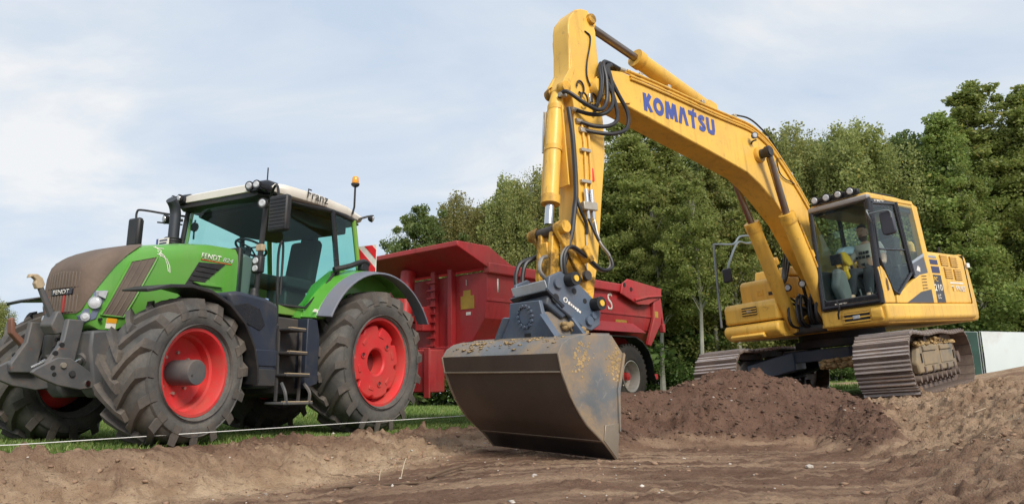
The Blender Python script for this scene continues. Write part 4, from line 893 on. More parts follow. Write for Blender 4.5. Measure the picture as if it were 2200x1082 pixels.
MB().prism([(1.28, 1.40), (1.12, 1.40), (1.06, 1.20), (1.06, .62), (1.28, .56)], 1, .88, 1.06).build('fender_support_panel', TANK, TR, bevel=.012)
MB().tube(spline([(1.70, .98, 1.30), (1.74, .99, 1.7), (1.73, .96, 2.1), (1.66, .92, 2.28), (1.60, .90, 2.22), (1.60, .90, 1.66)]), .015, 8).build('grab_handle', BLACK, TR)
il = MB().box(1.94, 2.02, .84, .98, 1.86, 2.06).build('indicator_housing', BLACK, TR, bevel=.02)
for k in range(2): MB().tube([(2.02, .91, 1.91 + .09 * k), (2.035, .91, 1.91 + .09 * k)], [.038, .034], 14).build('indicator_lens', LENS, il)
MB().box(1.93, 1.99, .86, .96, 2.12, 2.20).build('side_marker_lamp', HOOK, TR, bevel=.01)
MB().tube([(1.98, .91, 1.60), (1.98, .91, 2.12)], .014, 6).build('lamp_post', BLACK, TR)
# interior
MB().prism([(.30, 1.95), (.38, 2.05), (.88, 2.05), (.92, 1.97), (.85, 1.90), (.35, 1.88)], 1, -.26, .26).prism([(.30, 1.95), (.18, 2.60), (.24, 2.66), (.34, 2.62), (.44, 2.06)], 1, -.24, .24).prism([(.17, 2.60), (.15, 2.80), (.22, 2.82), (.27, 2.64)], 1, -.14, .14).build('driver_seat', SEAT, TR, bevel=.05, seg=3)
MB().box(.40, .80, -.18, .18, 1.50, 1.90).build('seat_base', BLACK, TR, bevel=.03)
MB().box(.45, 1.05, -.52, -.32, 1.95, 2.15).build('armrest_console', INTER, TR, bevel=.03)
sc = Vector((1.32, .05, 2.36)); ax1 = Vector((.6, 0, .8)).normalized(); ax2 = Vector((0, 1, 0)); ax3 = Vector((-.8, 0, .6)).normalized()
ringp = [sc + (ax2 * math.cos(2 * PI * k / 28) + (ax3.cross(ax2).cross(ax2) * -1) * 0 + Vector((.80, 0, .35)).normalized() * math.sin(2 * PI * k / 28)) * .20 for k in range(29)]
st = MB().tube(ringp, .016, 8).build('steering_wheel', BLACK, TR)
for k in (0, 9, 19): MB().tube([sc, ringp[k]], .011, 6).build('spoke', BLACK, st)
MB().tube([(1.55, .05, 1.5), (1.45, .05, 2.0), (1.34, .05, 2.34)], [.07, .06, .03], 10).build('steering_column', BLACK, TR)
MB().prism([(1.82, 1.50), (1.82, 2.08), (1.66, 2.20), (1.52, 2.16), (1.56, 1.50)], 1, -.28, .34).build('dashboard', INTER, TR, bevel=.03)
MB().box(.95, 1.0, -.62, -.38, 2.25, 2.48).build('monitor', BLACKG, TR, bevel=.01)
MB().prism([(.2, 2.70), (.2, 2.84), (1.6, 2.84), (1.6, 2.78), (.9, 2.66)], 1, -.66, .66).build('headliner', SEAT, TR, bevel=.02)
MB().cyl((1.70, -.56, 2.62), (1.73, -.56, 2.62), .06, n=18).build('inner_mirror', BLACK, TR)
MB().tube([(1.68, -.60, 2.72), (1.72, -.56, 2.62), (1.70, -.58, 2.46)], .012, 6).build('cab_bracket', BLACK, TR)
# hitch at the back
MB().box(-.95, -.5, -.14, .14, .52, .72).build('hitch', DGREY, TR, bevel=.02)
# ------------------------------------------------------------------ red dump trailer
TL = empty('dump_trailer', frame((-1.306, 11.937, .122), 3.998, -.027))
tag(TL, 'dark red dump trailer with tall sloped body hitched behind the green tractor', 'trailer')
LB = 5.15
# hull: side planes in three facets, open top with thickness
SEC = [(.62, 1.08), (.92, 1.20), (1.20, 1.55), (1.25, 1.85), (1.25, 2.26)]
hull = MB(); outer = [[(x, s * y, z) for s, pts in ((1, SEC[::-1]), (-1, SEC)) for y, z in pts] for x in (0, -LB)]
inner = [[(x, p[1] * .965, p[2] + .03) for p in ring] for x, ring in zip((-.05, -LB + .02), outer)]
n = len(outer[0])
hull.loft([outer[0], outer[1]], caps=False, closed=False); hull.loft([inner[0], inner[1]], caps=False, closed=False)
hull.add(outer[0], [tuple(range(n))]); hull.add(inner[0], [tuple(range(n))]); hull.add(outer[1], [tuple(range(n))])
body = hull.build('body', RED, TL, smooth=20)
for s in (1, -1):
    MB().prism([(-LB, 2.25), (-LB, 2.42), (.02, 2.42), (.02, 2.25)], 1, s * 1.20, s * 1.33).build('top_rail', RED, TL, bevel=.02)
    MB().prism([(-LB, 1.82), (-LB, 1.87), (0, 1.87), (0, 1.82)], 1, s * 1.245, s * 1.262).build('side_crease', RED, TL, bevel=.004)
# front wall: posts, overhanging hood, tipping ram
for y, w in ((-.66, .09), (.12, .10), (.52, .10)):
    MB().prism([(0.002, 1.05), (.11, 1.05), (.11, 2.40), (.002, 2.40)], 1, y - w / 2, y + w / 2).build('wall_post', RED, TL, bevel=.012)
MB().prism([(.002, 1.02), (.14, 1.02), (.14, 1.14), (.002, 1.14)], 1, -1.0, 1.0).build('lower_cross_beam', RED, TL, bevel=.012)
hd = MB()
F = [(.62, 1.22, 2.66), (.62, -1.22, 2.66)]
hd.add([(.02, 1.30, 2.34), (.02, -1.30, 2.34), (.62, -1.22, 2.62), (.62, 1.22, 2.62), (.62, 1.22, 2.70), (.62, -1.22, 2.70), (.0, -1.30, 2.68), (.0, 1.30, 2.68), (-.55, 1.31, 2.42), (-.55, -1.31, 2.42)],
       [(0, 1, 2, 3), (3, 2, 5, 4), (4, 5, 6, 7), (7, 6, 9, 8), (0, 3, 4, 7, 8), (1, 9, 6, 5, 2), (0, 8, 9, 1)])
hd.build('rock_guard_hood', RED, TL, bevel=.012, smooth=20)
ram = MB().cyl((.36, -.30, 1.55), (.22, -.36, 2.42), .125, .125, 22).build('tipping_ram', mat('red_ram_paint', (.52, .03, .03), .38, dirt=.3, dcol=(.2, .07, .05)), TL)
MB().cyl((.46, -.26, .85), (.36, -.30, 1.55), .10, .10, 20).build('ram_stage', MATS['red_ram_paint'], ram)
MB().lathe([(.10, 0), (.135, .01), (.135, .06), (.10, .07)], (.36, -.30, 1.52), 2, 20).build('ram_collar', RED, ram)
MB().box(.05, .60, -.46, -.14, 1.56, 1.66).box(.05, .30, -.10, .10, 1.40, 1.80).build('ram_bracket', RED, TL, bevel=.02)
MB().cyl((.55, -.30, 1.60), (.55, .05, 1.60), .04).build('ram_pin', DGREY, TL)
for k in range(9): MB().box(.112, .150, .02, .22, 1.15 + k * .13, 1.18 + k * .13).build('ladder_rung', RED, TL)
MB().cyl((.02, .02, 2.1), (.06, .02, 2.1), .05, n=12).build('marker_lamp', BLUED, TL)
st = MB().box(.003, .008, .68, .98, 1.72, 1.93).build('hazard_sticker', OCHRE, TL); MB().box(.003, .0075, .74, .90, 1.93, 2.02).build('sticker_head', OCHRE, st); MB().box(.003, .008, .80, .90, 1.62, 1.67).build('sticker_foot', WPRINT, st)
text('1', .09, WPRINT, TL, (.004, .80, 2.10), (0, 1, 0), LZ, depth=.002)
text('1', .22, WPRINT, TL, (-.24, 1.252, 1.97), LX, LZ, depth=.003, fat=.01, name='side_number')
text('S', .34, WPRINT, TL, (-3.42, 1.252, 1.88), LX, LZ, depth=.003, fat=.004, name='side_letter', sx=.9)
MB().box(-4.1, -3.7, 1.215, 1.24, 1.56, 1.72).build('type_plate', OCHRE, TL)
# rear door and its arms
MB().add([(-LB - .01, s * y, z) for s, pts in ((1, SEC[::-1]), (-1, SEC)) for y, z in pts] + [(-LB - .16, s * y, z) for s, pts in ((1, SEC[::-1]), (-1, SEC)) for y, z in pts],
         [tuple(range(10)), tuple(range(10, 20))] + [(i, (i + 1) % 10, 10 + (i + 1) % 10, 10 + i) for i in range(10)]).build('tailgate', RED, TL, bevel=.015, smooth=20)
for s in (1, -1):
    arm = MB().prism([(-3.80, 2.42), (-3.72, 2.22), (-4.35, 2.04), (-4.75, 2.06), (-5.30, 2.26), (-5.34, 2.44), (-4.0, 2.53)], 1, s * 1.335, s * 1.375).build('tailgate_arm', RED, TL, bevel=.012)
    for x, z in ((-3.85, 2.40), (-4.10, 2.33)): MB().cyl((x, s * 1.376, z), (x, s * 1.384, z), .045, n=14).build('arm_hole', KPRINT, arm)
    MB().tube([(-4.20, s * 1.39, 2.12), (-4.70, s * 1.39, 2.22), (-5.25, s * 1.39, 2.28)], .028, 6).build('arm_rib', RED, arm)
    MB().prism([(-5.05, 2.25), (-5.02, 1.80), (-4.72, 1.25), (-4.84, 1.22), (-5.30, 1.70), (-5.36, 1.9), (-5.30, 2.25)], 1, s * 1.262, s * 1.34).build('rear_corner_post', RED, TL, bevel=.015)
    MB().prism([(-5.31, 2.25), (-5.36, 2.25), (-5.46, 1.62), (-5.40, 1.58)], 1, s * 1.27, s * 1.33).build('gate_latch_bar', RED, TL, bevel=.01)
    MB().box(-5.44, -5.34, s * 1.26, s * 1.36, 1.52, 1.70).build('latch', RED, TL, bevel=.015)
    MB().box(-5.18, -5.05, s * 1.341, s * 1.346, 1.82, 1.95).build('reflector', OCHRE, TL)
# chassis, drawbar
for s in (1, -1):
    MB().prism([(-LB, .78), (-LB, 1.04), (.35, 1.04), (.35, .70), (-.4, .70)], 1, s * .36, s * .48).build('chassis_beam', RED, TL, bevel=.015)
MB().prism([(.62, .42), (.62, 1.08), (.30, 1.08), (.30, .42)], 1, .02, .62).build('chassis_head', RED, TL, bevel=.02)
MB().box(.625, .66, .02, .10, .34, 1.10).box(.625, .66, .52, .64, .34, 1.10).build('head_flange', RED, TL, bevel=.008)
MB().loft([[(.3, -.30, .60), (.3, .10, .60), (.3, .10, .95), (.3, -.30, .95)], [(1.10, -.30, .50), (1.10, -.16, .50), (1.10, -.16, .70), (1.10, -.30, .70)], [(1.36, -.28, .52), (1.36, -.20, .52), (1.36, -.20, .64), (1.36, -.28, .64)]]).build('drawbar', RED, TL, bevel=.015)
MB().cyl((.55, -.12, .42), (.55, -.12, .92), .07).build('drawbar_leg', STEEL, TL)
MB().tube(spline([(.20, -.1, 1.1), (.5, -.05, 1.22), (.7, -.2, 1.15), (.75, -.25, .8)]), .018, 7).build('brake_hose', STEEL, TL)
MB().tube(spline([(.20, -.2, 1.0), (.6, -.2, 1.05), (.9, -.28, .9), (1.2, -.3, .75)]), .02, 7).build('hydraulic_hose', RUBBER, TL)
MB().box(-.9, .2, .62, 1.12, .50, .98).build('tool_locker', RED, TL, bevel=.02)
# running gear
for s in (1, -1):
    for xw in (-4.15, -2.75):
        w = empty('wheel', None, TL); w.matrix_local = Matrix.Translation((xw, s * 1.02, .62))
        b = MB(); h = .25; b.lathe([(.29, -h * .8), (.34, -h * 1.0), (.50, -h * 1.02), (.585, -h * .92), (.625, -h * .7), (.63, 0), (.625, h * .7), (.585, h * .92), (.50, h * 1.02), (.34, h), (.29, h * .8)], n=56)
        for k in range(36):
            a = 2 * PI * k / 36
            for s2 in (-1, 1): b.obox((math.cos(a) * .622, s2 * .15, math.sin(a) * .622), (.045, .13, .05), Matrix.Rotation(-a, 3, 'Y'))
        b.build('tyre', TYRE2, w, smooth=40)
        MB().lathe([(.30, s * h * .82), (.315, s * h * .98), (.30, s * h * 1.0), (.275, s * h * .85), (.265, s * h * .2), (.20, s * h * .05), (.10, s * h * .1)], n=36).build('rim', mat('silver_rim', (.50, .48, .44), .45, metal=.3, dirt=.5, dcol=(.25, .18, .12)), w)
        MB().lathe([(.001, s * h * .75), (.075, s * h * .7), (.085, s * h * .1)], n=18).build('hub', RED_RIM, w)
        for k in range(8):
            a = 2 * PI * k / 8; MB().cyl((math.cos(a) * .14, s * h * .1, math.sin(a) * .14), (math.cos(a) * .14, s * h * .3, math.sin(a) * .14), .016, n=6).build('wheel_nut', BRONZE, w)
    P_ = [(-5.02, .55)] + [(-4.15 + math.cos(R(a)) * .80, .66 + math.sin(R(a)) * .76) for a in (200 - 20, 160, 140, 120, 100)] + [(-2.75 + math.cos(R(a)) * .80, .66 + math.sin(R(a)) * .76) for a in (80, 60, 40, 20, 0)]
    rings = [[(x, s * .80, z), (x, s * 1.32, z), (x * 1.0, s * 1.32, z - .03), (x, s * .80, z - .03)] for x, z in P_]
    MB().loft(rings).build('mudguard', BLACK, TL, bevel=.006)
    MB().prism([(-4.55, 1.47), (-4.20, 1.66), (-1.6, 1.66), (-1.55, 1.46)], 1, s * 1.20, s * 1.34, lambda x, y, z: (x, (abs(y) + (1.66 - z) * .55 - .02) * (1 if y > 0 else -1), z)).build('guard_cover', RED, TL, bevel=.01)
    for xw in (-4.15, -2.75): MB().cyl((xw, 0, .62), (xw, s * .95, .62), .07).build('axle', DGREY, TL)
    MB().box(-5.16, -5.05, s * .95, s * 1.28, .55, .66).build('tail_lamp', REDS, TL, bevel=.01)
# ------------------------------------------------------------------ excavator
EX = empty('excavator', frame((5.959, 12.436, .554), 3.8375, -.0803, .0524))
tag(EX, 'yellow crawler excavator with raised boom and wide grading bucket', 'excavator')
# --- tracks
UC = Matrix.Translation((0, -.28, -.05)) @ Matrix.Rotation(.134, 4, 'Z')
def track_path(n):
    """points around the track loop: x, z, tangent angle"""
    r, xc, zc = .43, 1.70, .47; L = 2 * xc; per = 2 * L + 2 * PI * r; out = []
    for k in range(n):
        s = per * k / n
        if s < L: out.append((-xc + s, zc - r, 0.0))                              # ground run
        elif s < L + PI * r: a = (s - L) / r; out.append((xc + math.sin(a) * r, zc - math.cos(a) * r, a))
        elif s < 2 * L + PI * r:
            u = (s - L - PI * r) / L; sag = -.035 * math.sin(PI * u * 2) ** 2 * (1 - u * .3); out.append((xc - u * L, zc + r + sag, PI))
        else: a = (s - 2 * L - PI * r) / r; out.append((-xc - math.sin(a) * r, zc + math.cos(a) * r, PI + a))
    return out, per / n
sh_w = .75
for side in (1, -1):
    yc = side * 1.28
    tr = MB(); pts, pitch = track_path(49)
    # chain of links inside the shoes
    for s2 in (-1, 1):
        ring = []
        for k in range(49):
            x, z, a = pts[k]; nx, nz = math.sin(a), -math.cos(a)
            ring.append([(x - nx * .015, yc + s2 * .10 - .025, z - nz * .015), (x - nx * .015, yc + s2 * .10 + .025, z - nz * .015), (x - nx * .11, yc + s2 * .10 + .025, z - nz * .11), (x - nx * .11, yc + s2 * .10 - .025, z - nz * .11)])
        tr.loft(ring + [ring[0]], caps=False)
    track = tr.build('track', SHOE, EX, smooth=20); track.matrix_local = UC
    proto = None
    for k in range(49):
        x, z, a = pts[k]
        M = Matrix.Translation((x, yc, z)) @ Matrix.Rotation(-a, 4, 'Y')
        if proto is None and side == 1:
            b = MB(); h = sh_w / 2; p = pitch * .5
            b.prism([(-p * 1.02, -.004), (-p * .8, -.016), (p * .86, -.016), (p * 1.04, -.030), (p * 1.04, -.008), (p * .9, .012), (-p * 1.02, .012)], 1, -h, h)
            SHOE_ME = b.mesh('track_shoe', 25); SHOE_ME.materials.append(SHOE)
            g_ = MB()
            for q, hh_ in ((-.70, .056), (-.02, .030), (.60, .030)): g_.prism([(p * q - .014, -.012), (p * q + .020, -.012), (p * q + .011, -hh_), (p * q - .007, -hh_)], 1, -h + .004, h - .004)
            GRO_ME = g_.mesh('grousers', 25); GRO_ME.materials.append(SHOER); proto = 1
        o = bpy.data.objects.new('track_shoe', SHOE_ME); COL.objects.link(o); o.parent = track; o.matrix_local = M
        g2 = bpy.data.objects.new('grousers', GRO_ME); COL.objects.link(g2); g2.parent = track; g2.matrix_local = M
    # side frame, wheels, rollers, packed mud
    fo = side * .27
    MB().prism([(-1.45, .34), (-1.55, .62), (-1.30, .74), (1.30, .74), (1.52, .62), (1.40, .34)], 1, yc - .16, yc + .16).build('track_frame', DGREY, track, bevel=.02)
    fr = MB().prism([(-1.25, .30), (-1.32, .40), (-1.20, .72), (1.10, .74), (1.32, .46), (1.25, .30)], 1, yc + side * .16, yc + side * .27).build('side_frame', mat('muddy_side_frame', (.16, .15, .125), .7, dirt=.85, dcol=(.34, .24, .13), scale=2.2, edge=(.36, .56)), track, bevel=.03)
    for x0, x1 in ((-1.0, -.15), (.10, .95)):
        MB().prism([(x0, .42), (x0 + .03, .62), (x1 - .03, .62), (x1, .42)], 1, yc + side * .268, yc + side * .282).build('frame_panel', MATS['muddy_side_frame'], fr, bevel=.008)
        MB().prism([(x0, .63), (x0, .70), (x1, .70), (x1, .63)], 1, yc + side * .262, yc + side * .30).build('frame_ledge', MATS['muddy_side_frame'], fr, bevel=.008)
    for k in range(5): MB().box(-1.05 + k * .5, -.99 + k * .5, *sorted((yc + side * .255, yc + side * .292)), .30, .40).build('roller_guard', SHOE, fr, bevel=.006)
    for x in (-1.12, 1.08): MB().box(x - .02, x + .02, *sorted((yc + side * .265, yc + side * .285)), .46, .60).build('frame_slot', KPRINT, fr)
    for x in (-1.70, 1.70):
        MB().lathe([(.10, -.16), (.30, -.15), (.33, -.06), (.33, .06), (.30, .15), (.10, .16), (.10, .24), (.001, .24)], (x, yc, .47), 1, 28).build('sprocket' if x < 0 else 'idler', SHOE, track)
        if x < 0:
            for k in range(16): a = 2 * PI * k / 16; MB().obox((x + math.cos(a) * .34, yc, .47 + math.sin(a) * .34), (.06, .06, .05), Matrix.Rotation(-a, 3, 'Y')).build('sprocket_tooth', SHOE, track)
    for k in range(9):
        x = -1.32 + k * .33
        MB().lathe([(.001, -.28), (.05, -.28), (.06, -.19), (.105, -.18), (.105, -.06), (.08, -.05), (.08, .05), (.105, .06), (.105, .18), (.06, .19), (.05, .28), (.001, .28)], (x, yc, .225), 1, 18).build('bottom_roller', SHOE, track)
    for x in (-.55, .55): MB().lathe([(.001, -.22), (.07, -.20), (.075, .20), (.001, .22)], (x, yc + side * .05, .80), 1, 16).build('carrier_roller', SHOE, track)
    if side == 1:
        rs = random.Random(8); mm = MB()
        for k in range(420):
            x = -1.35 + 2.6 * rs.random(); z = .725 + .11 * rs.random() * (1 - abs(x) / 1.7); y = yc + .02 + .27 * rs.random(); r_ = .010 + .034 * rs.random() ** 2
            rv, rf = rock(None); rv = rv * np.array([1.3, 1, .75]) * r_ * (1 + np.array([[rs.uniform(-.3, .3)] for _ in range(12)])) + np.array([x, y, z]); mm.add(rv.tolist(), rf.tolist())
        o = mm.build('packed_mud', MUD, track, smooth=60); o['kind'] = 'stuff'
# --- lower frame, slew ring
UF = MB()
UF.loft([[(x, y, z) for x, z in ((-.75, .62), (.75, .62), (.75, .82), (-.75, .82))] for y in (-.65, .65)])
uf = UF.build('centre_frame', mat('dark_blue_grey_paint', (.05, .068, .10), .42, dirt=.35, dcol=(.12, .085, .055)), EX, bevel=.02); uf.matrix_local = UC
for s in (1, -1):
    for e_ in (1, -1):
        b = MB(); b.loft([[(e_ * .30, s * .45, .50), (e_ * .80, s * .45, .50), (e_ * .80, s * .45, .82), (e_ * .30, s * .45, .84)], [(e_ * .75, s * 1.12, .36), (e_ * 1.25, s * 1.12, .36), (e_ * 1.25, s * 1.12, .66), (e_ * .75, s * 1.12, .70)]])
        b.build('frame_leg', MATS['dark_blue_grey_paint'], uf, bevel=.02)
MB().lathe([(.001, .80), (.78, .80), (.78, .92), (.70, .93), (.70, 1.03), (.001, 1.03)], (0, -.14, 0), 2, 40).build('slew_ring', mat('slew_black', (.02, .02, .024), .6, dirt=.4, dcol=(.09, .065, .045)), EX)
rs = random.Random(3); mm = MB()
for k in range(220):
    rv, rf = rock(None); r_ = .015 + .035 * rs.random(); rv = rv * r_ * np.array([1.2, 1.2, .8]) + np.array([.92 + rs.uniform(-.12, .12), rs.uniform(.05, .62), .50 + rs.uniform(0, .13)]); mm.add(rv.tolist(), rf.tolist())
mc = mm.build('mud_on_frame', MUD, uf, smooth=60); mc['kind'] = 'stuff'
# --- upper frame, deck, skirts
MB().prism([(-2.1, -1.3), (-2.1, 1.3), (1.50, 1.3), (1.50, .36), (1.2, .30), (1.2, -.32), (1.5, -.36), (1.5, -1.36), (-1.6, -1.36)], 2, 1.03, 1.10).build('upper_deck', YEL_D, EX, bevel=.01)
# left skirt below the cab
sk = MB(); prof = [(1.34, 1.31), (1.385, 1.27), (1.385, 1.10), (1.32, 1.04)]
MB().prism([(.36, 1.315), (.36, 1.06), (1.30, 1.04), (1.375, 1.09), (1.375, 1.315)], 0, -2.06, 1.62).build('left_skirt', YEL, EX, bevel=.035, seg=3)
sg = MB().box(1.60, 1.632, .72, 1.10, 1.09, 1.25).build('step_grille', BLACK, EX, bevel=.01)
for k in range(3): MB().box(1.625, 1.645, .70, 1.12, 1.10 + k * .06, 1.12 + k * .06).build('grille_bar', YEL, sg)
MB().box(1.63, 1.65, .86, .96, 1.15, 1.20).build('lamp', LENS, sg)
MB().prism([(1.62, 1.30), (1.66, 1.24), (1.66, 1.12), (1.58, 1.05)], 1, 1.12, 1.30).build('skirt_corner', YEL, EX, bevel=.03)
# right-hand tool box and tanks
MB().prism([(1.60, 1.30), (1.66, 1.24), (1.66, 1.14), (1.54, 1.045), (-.3, 1.045), (-.3, 1.30)], 1, -1.40, -.36).build('right_bumper', YEL, EX, bevel=.05, seg=3)
MB().prism([(1.585, 1.32), (1.585, 1.60), (1.52, 1.67), (-.3, 1.67), (-.3, 1.32)], 1, -1.385, -.375).build('tool_box', YEL, EX, bevel=.04, seg=3)
tb = MB().box(1.588, 1.60, -1.02, -.74, 1.44, 1.58).build('tool_box_vent', BLACK, EX)
for k in range(3): MB().box(1.60, 1.612, -1.02, -.74, 1.455 + k * .042, 1.472 + k * .042).build('vent_slat', YEL, tb)
MB().box(1.60, 1.615, -.92, -.84, 1.49, 1.53).build('badge', HOOK, tb)
MB().prism([(1.66, 1.14), (1.72, 1.10), (1.68, 1.05), (1.56, 1.05)], 1, -1.25, -.62).build('bumper_lip', YEL, EX, bevel=.015)
MB().prism([(1.02, 1.68), (1.02, 2.03), (.96, 2.09), (-.4, 2.09), (-.4, 1.68)], 1, -1.36, -.52).build('hydraulic_tank', YEL, EX, bevel=.04, seg=3)
MB().box(1.022, 1.03, -1.02, -.90, 1.80, 1.90).build('tank_catch', YEL_D, EX, bevel=.01)
MB().box(1.022, 1.03, -.80, -.62, 1.78, 1.84).build('tank_slot', BLACK, EX)
MB().prism([(.75, 2.09), (.70, 2.26), (-.4, 2.28), (-.4, 2.09)], 1, -1.20, -.50).build('filler_box', YEL, EX, bevel=.03)
# handrail on the right
RAIL = mat('grey_rail_steel', (.20, .23, .24), .4, metal=.5)
MB().tube(spline([(1.66, -1.42, 1.30), (1.60, -1.42, 2.0), (1.53, -1.42, 2.72), (1.46, -1.42, 2.80), (1.10, -1.42, 2.82), (.85, -1.42, 2.85), (.62, -1.42, 3.0), (.2, -1.42, 3.02), (-.1, -1.42, 2.9), (-.12, -1.42, 2.1)], 5), .021, 8).build('handrail', RAIL, EX)
MB().tube(spline([(1.28, -1.36, 2.30), (1.24, -1.36, 2.42), (.86, -1.36, 2.84), (.55, -1.36, 2.86), (.0, -1.34, 2.84), (-.02, -1.34, 2.1)], 5), .021, 8).build('inner_handrail', RAIL, EX)
MB().box(1.25, 1.31, -1.48, -1.30, 2.10, 2.36).build('right_mirror', BLACK, EX, bevel=.025)
# --- engine house and counterweight
eh = MB().prism([(.36, 1.32), (1.335, 1.32), (1.335, 2.13), (1.26, 2.22), (.36, 2.24)], 0, -2.06, -.36).build('engine_house', YEL, EX, bevel=.03, seg=3)
MB().prism([(-1.36, 1.32), (-1.36, 2.12), (-1.28, 2.22), (.36, 2.24), (.36, 1.32)], 0, -2.06, -.42).build('engine_house_right', YEL, EX, bevel=.03)
cwp = [(-2.075, 1.345), (-2.30, 1.33), (-2.52, 1.18), (-2.66, .70), (-2.70, 0), (-2.66, -.70), (-2.52, -1.18), (-2.30, -1.33), (-2.075, -1.345)]
cb = MB(); rings = []
for z, k in ((1.02, .965), (1.06, .99), (1.15, 1.0), (1.40, 1.0), (2.0, .985), (2.16, .975), (2.235, .95)):
    rings.append([(-2.075 + (x + 2.075) * (k if z < 1.3 else k * (1.0 - max(0, z - 1.4) * .06)), y * k, z) for x, y in cwp])
cb.loft(rings).build('counterweight', YEL, EX, bevel=.02, smooth=40)
MB().prism([(-.7, 2.24), (-.65, 2.36), (-1.6, 2.36), (-1.7, 2.24)], 1, -.8, .75).build('engine_hood', YEL, EX, bevel=.05, seg=3)
MB().lathe([(.001, .18), (.08, .18), (.11, .12), (.11, 0)], (-.50, 1.02, 2.24), 2, 20).build('air_precleaner', YEL, EX)
MB().cyl((-1.5, .9, 2.34), (-1.5, .9, 2.52), .05).build('exhaust_pipe', DGREY, EX)
MB().tube([(-1.85, 1.05, 2.22), (-1.85, 1.05, 2.40)], .022, 8).build('rear_camera_post', BLACK, EX)
yL = 1.337
for i, (x0, z0) in enumerate(((-.93, 2.16), (-1.37, 2.15), (-1.02, 1.94), (-1.46, 1.92))):
    lv = MB().box(x0 - .34, x0, yL, yL + .006, z0 - .185, z0).build('louvre_panel', mat('louvre_dark', (.30, .14, .02), .5), EX)
    for k in range(5): MB().prism([(x0 - .33, z0 - .178 + k * .036), (x0 - .01, z0 - .178 + k * .036), (x0 - .01, z0 - .158 + k * .036), (x0 - .33, z0 - .158 + k * .036)], 1, yL + .004, yL + .018).build('louvre_slat', YEL, lv)
MB().box(-.76, -.36, yL, yL + .005, 2.09, 2.13).build('grey_sticker', mat('grey_sticker', (.30, .31, .33), .4), EX)
MB().box(-.78, -.36, yL, yL + .005, 1.98, 2.06).build('blue_sticker', BLUED, EX)
MB().box(-.80, -.38, yL, yL + .005, 1.835, 1.945).build('blue_sticker', BLUED, EX)
dp = MB().box(-.80, -.40, yL, yL + .006, 1.335, 1.80).build('model_panel', mat('dark_model_panel', (.03, .03, .035), .4), EX)
text('PC', .085, YPRINT, dp, (-.47, yL + .006, 1.68), LX, LZ, width=.16, fat=.02)
text('210', .115, WPRINT, dp, (-.42, yL + .006, 1.525), LX, LZ, width=.34, fat=.02)
text('LC', .075, WPRINT, dp, (-.49, yL + .006, 1.395), LX, LZ, width=.14, fat=.02)
text('T. PRIES', .095, WPRINT, EX, (-1.20, yL + .001, 1.53), LX, LZ, width=.66, fat=.015, name='owner_lettering')
MB().box(-1.80, -1.18, yL, yL + .004, 1.665, 1.69).build('owner_small_print', WPRINT, EX)
MB().box(-2.30, -2.16, 1.335, 1.352, 1.98, 2.06).build('counterweight_sticker', WPRINT, EX)
MB().prism([(-2.062, 1.33), (-2.074, 1.33), (-2.074, 2.2), (-2.062, 2.2)], 1, 1.20, 1.339).build('house_joint', KPRINT, EX)
# --- cab
def slab(name, pts, m, parent, y=1.33, th=.03, bevel=0): return MB().prism(pts, 1, y - th, y).build(name, m, parent, bevel=bevel)
CF_T, CF_B = 1.50, 1.61       # front plane x at top and bottom
cabf = MB()
cabf.tube([(CF_B, 1.30, 1.33), (1.585, 1.31, 1.8), (CF_T, 1.335, 2.93)], .045, 8); cabf.tube([(CF_B, .42, 1.33), (CF_T, .43, 2.93)], .042, 8)
cabf.tube([(CF_B, .42, 1.36), (CF_B, 1.30, 1.36)], .045, 8)
CAB = cabf.build('cab', BLACKG, EX, smooth=60)
MB().prism([(.40, 1.33), (.40, 1.46), (1.32, 1.46), (1.32, 1.33)], 0, 1.59, 1.63).build('front_sill', BLACKG, CAB, bevel=.01)
MB().prism([(.40, 2.90), (.40, 2.985), (1.36, 2.985), (1.36, 2.90)], 0, 1.42, 1.55).build('front_header', mat('grey_header_trim', (.30, .29, .29), .4), CAB, bevel=.025)
MB().prism([(1.50, 2.96), (1.45, 3.03), (.4, 3.045), (-.25, 3.02), (-.36, 2.95), (-.36, 2.90), (1.50, 2.90)], 1, .42, 1.33).build('cab_roof', YEL, CAB, bevel=.03, seg=3)
MB().box(-.30, 1.44, .47, 1.30, 2.84, 2.896).build('headliner', BLACK, CAB)
MB().box(1.0, 1.42, .55, 1.2, 3.045, 3.06).build('roof_hatch', BLACK, CAB, bevel=.01)
slab('rear_frame', [(-.16, 2.98), (-.36, 2.96), (-.42, 2.2), (-.46, 1.72), (-.42, 1.32), (-.30, 1.32), (-.30, 1.62), (-.24, 2.05)], YEL, CAB, 1.345, .10, .015)
slab('top_frame', [(1.47, 2.93), (1.45, 3.0), (-.20, 3.03), (-.20, 2.965)], YEL, CAB, 1.345, .06, .012)
slab('lower_side_panel', [(1.16, 1.325), (1.13, 1.44), (.92, 1.50), (.55, 1.64), (.1, 1.78), (-.32, 1.83), (-.32, 1.325)], YEL, CAB, 1.345, .06, .012)
slab('dark_wedge_panel', [(.80, 1.33), (.20, 1.50), (-.25, 1.55), (-.25, 1.33)], mat('grey_wedge', (.05, .055, .065), .4), CAB, 1.349, .01)
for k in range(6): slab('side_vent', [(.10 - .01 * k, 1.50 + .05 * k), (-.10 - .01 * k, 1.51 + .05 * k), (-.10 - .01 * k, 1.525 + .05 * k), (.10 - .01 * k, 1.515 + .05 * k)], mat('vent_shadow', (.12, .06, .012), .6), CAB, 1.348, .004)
slab('door_lower_wing', [(1.60, 1.325), (1.62, 1.86), (1.52, 1.88), (1.42, 1.80), (1.30, 1.60), (1.24, 1.42), (1.24, 1.325)], YEL, CAB, 1.352, .05, .012)
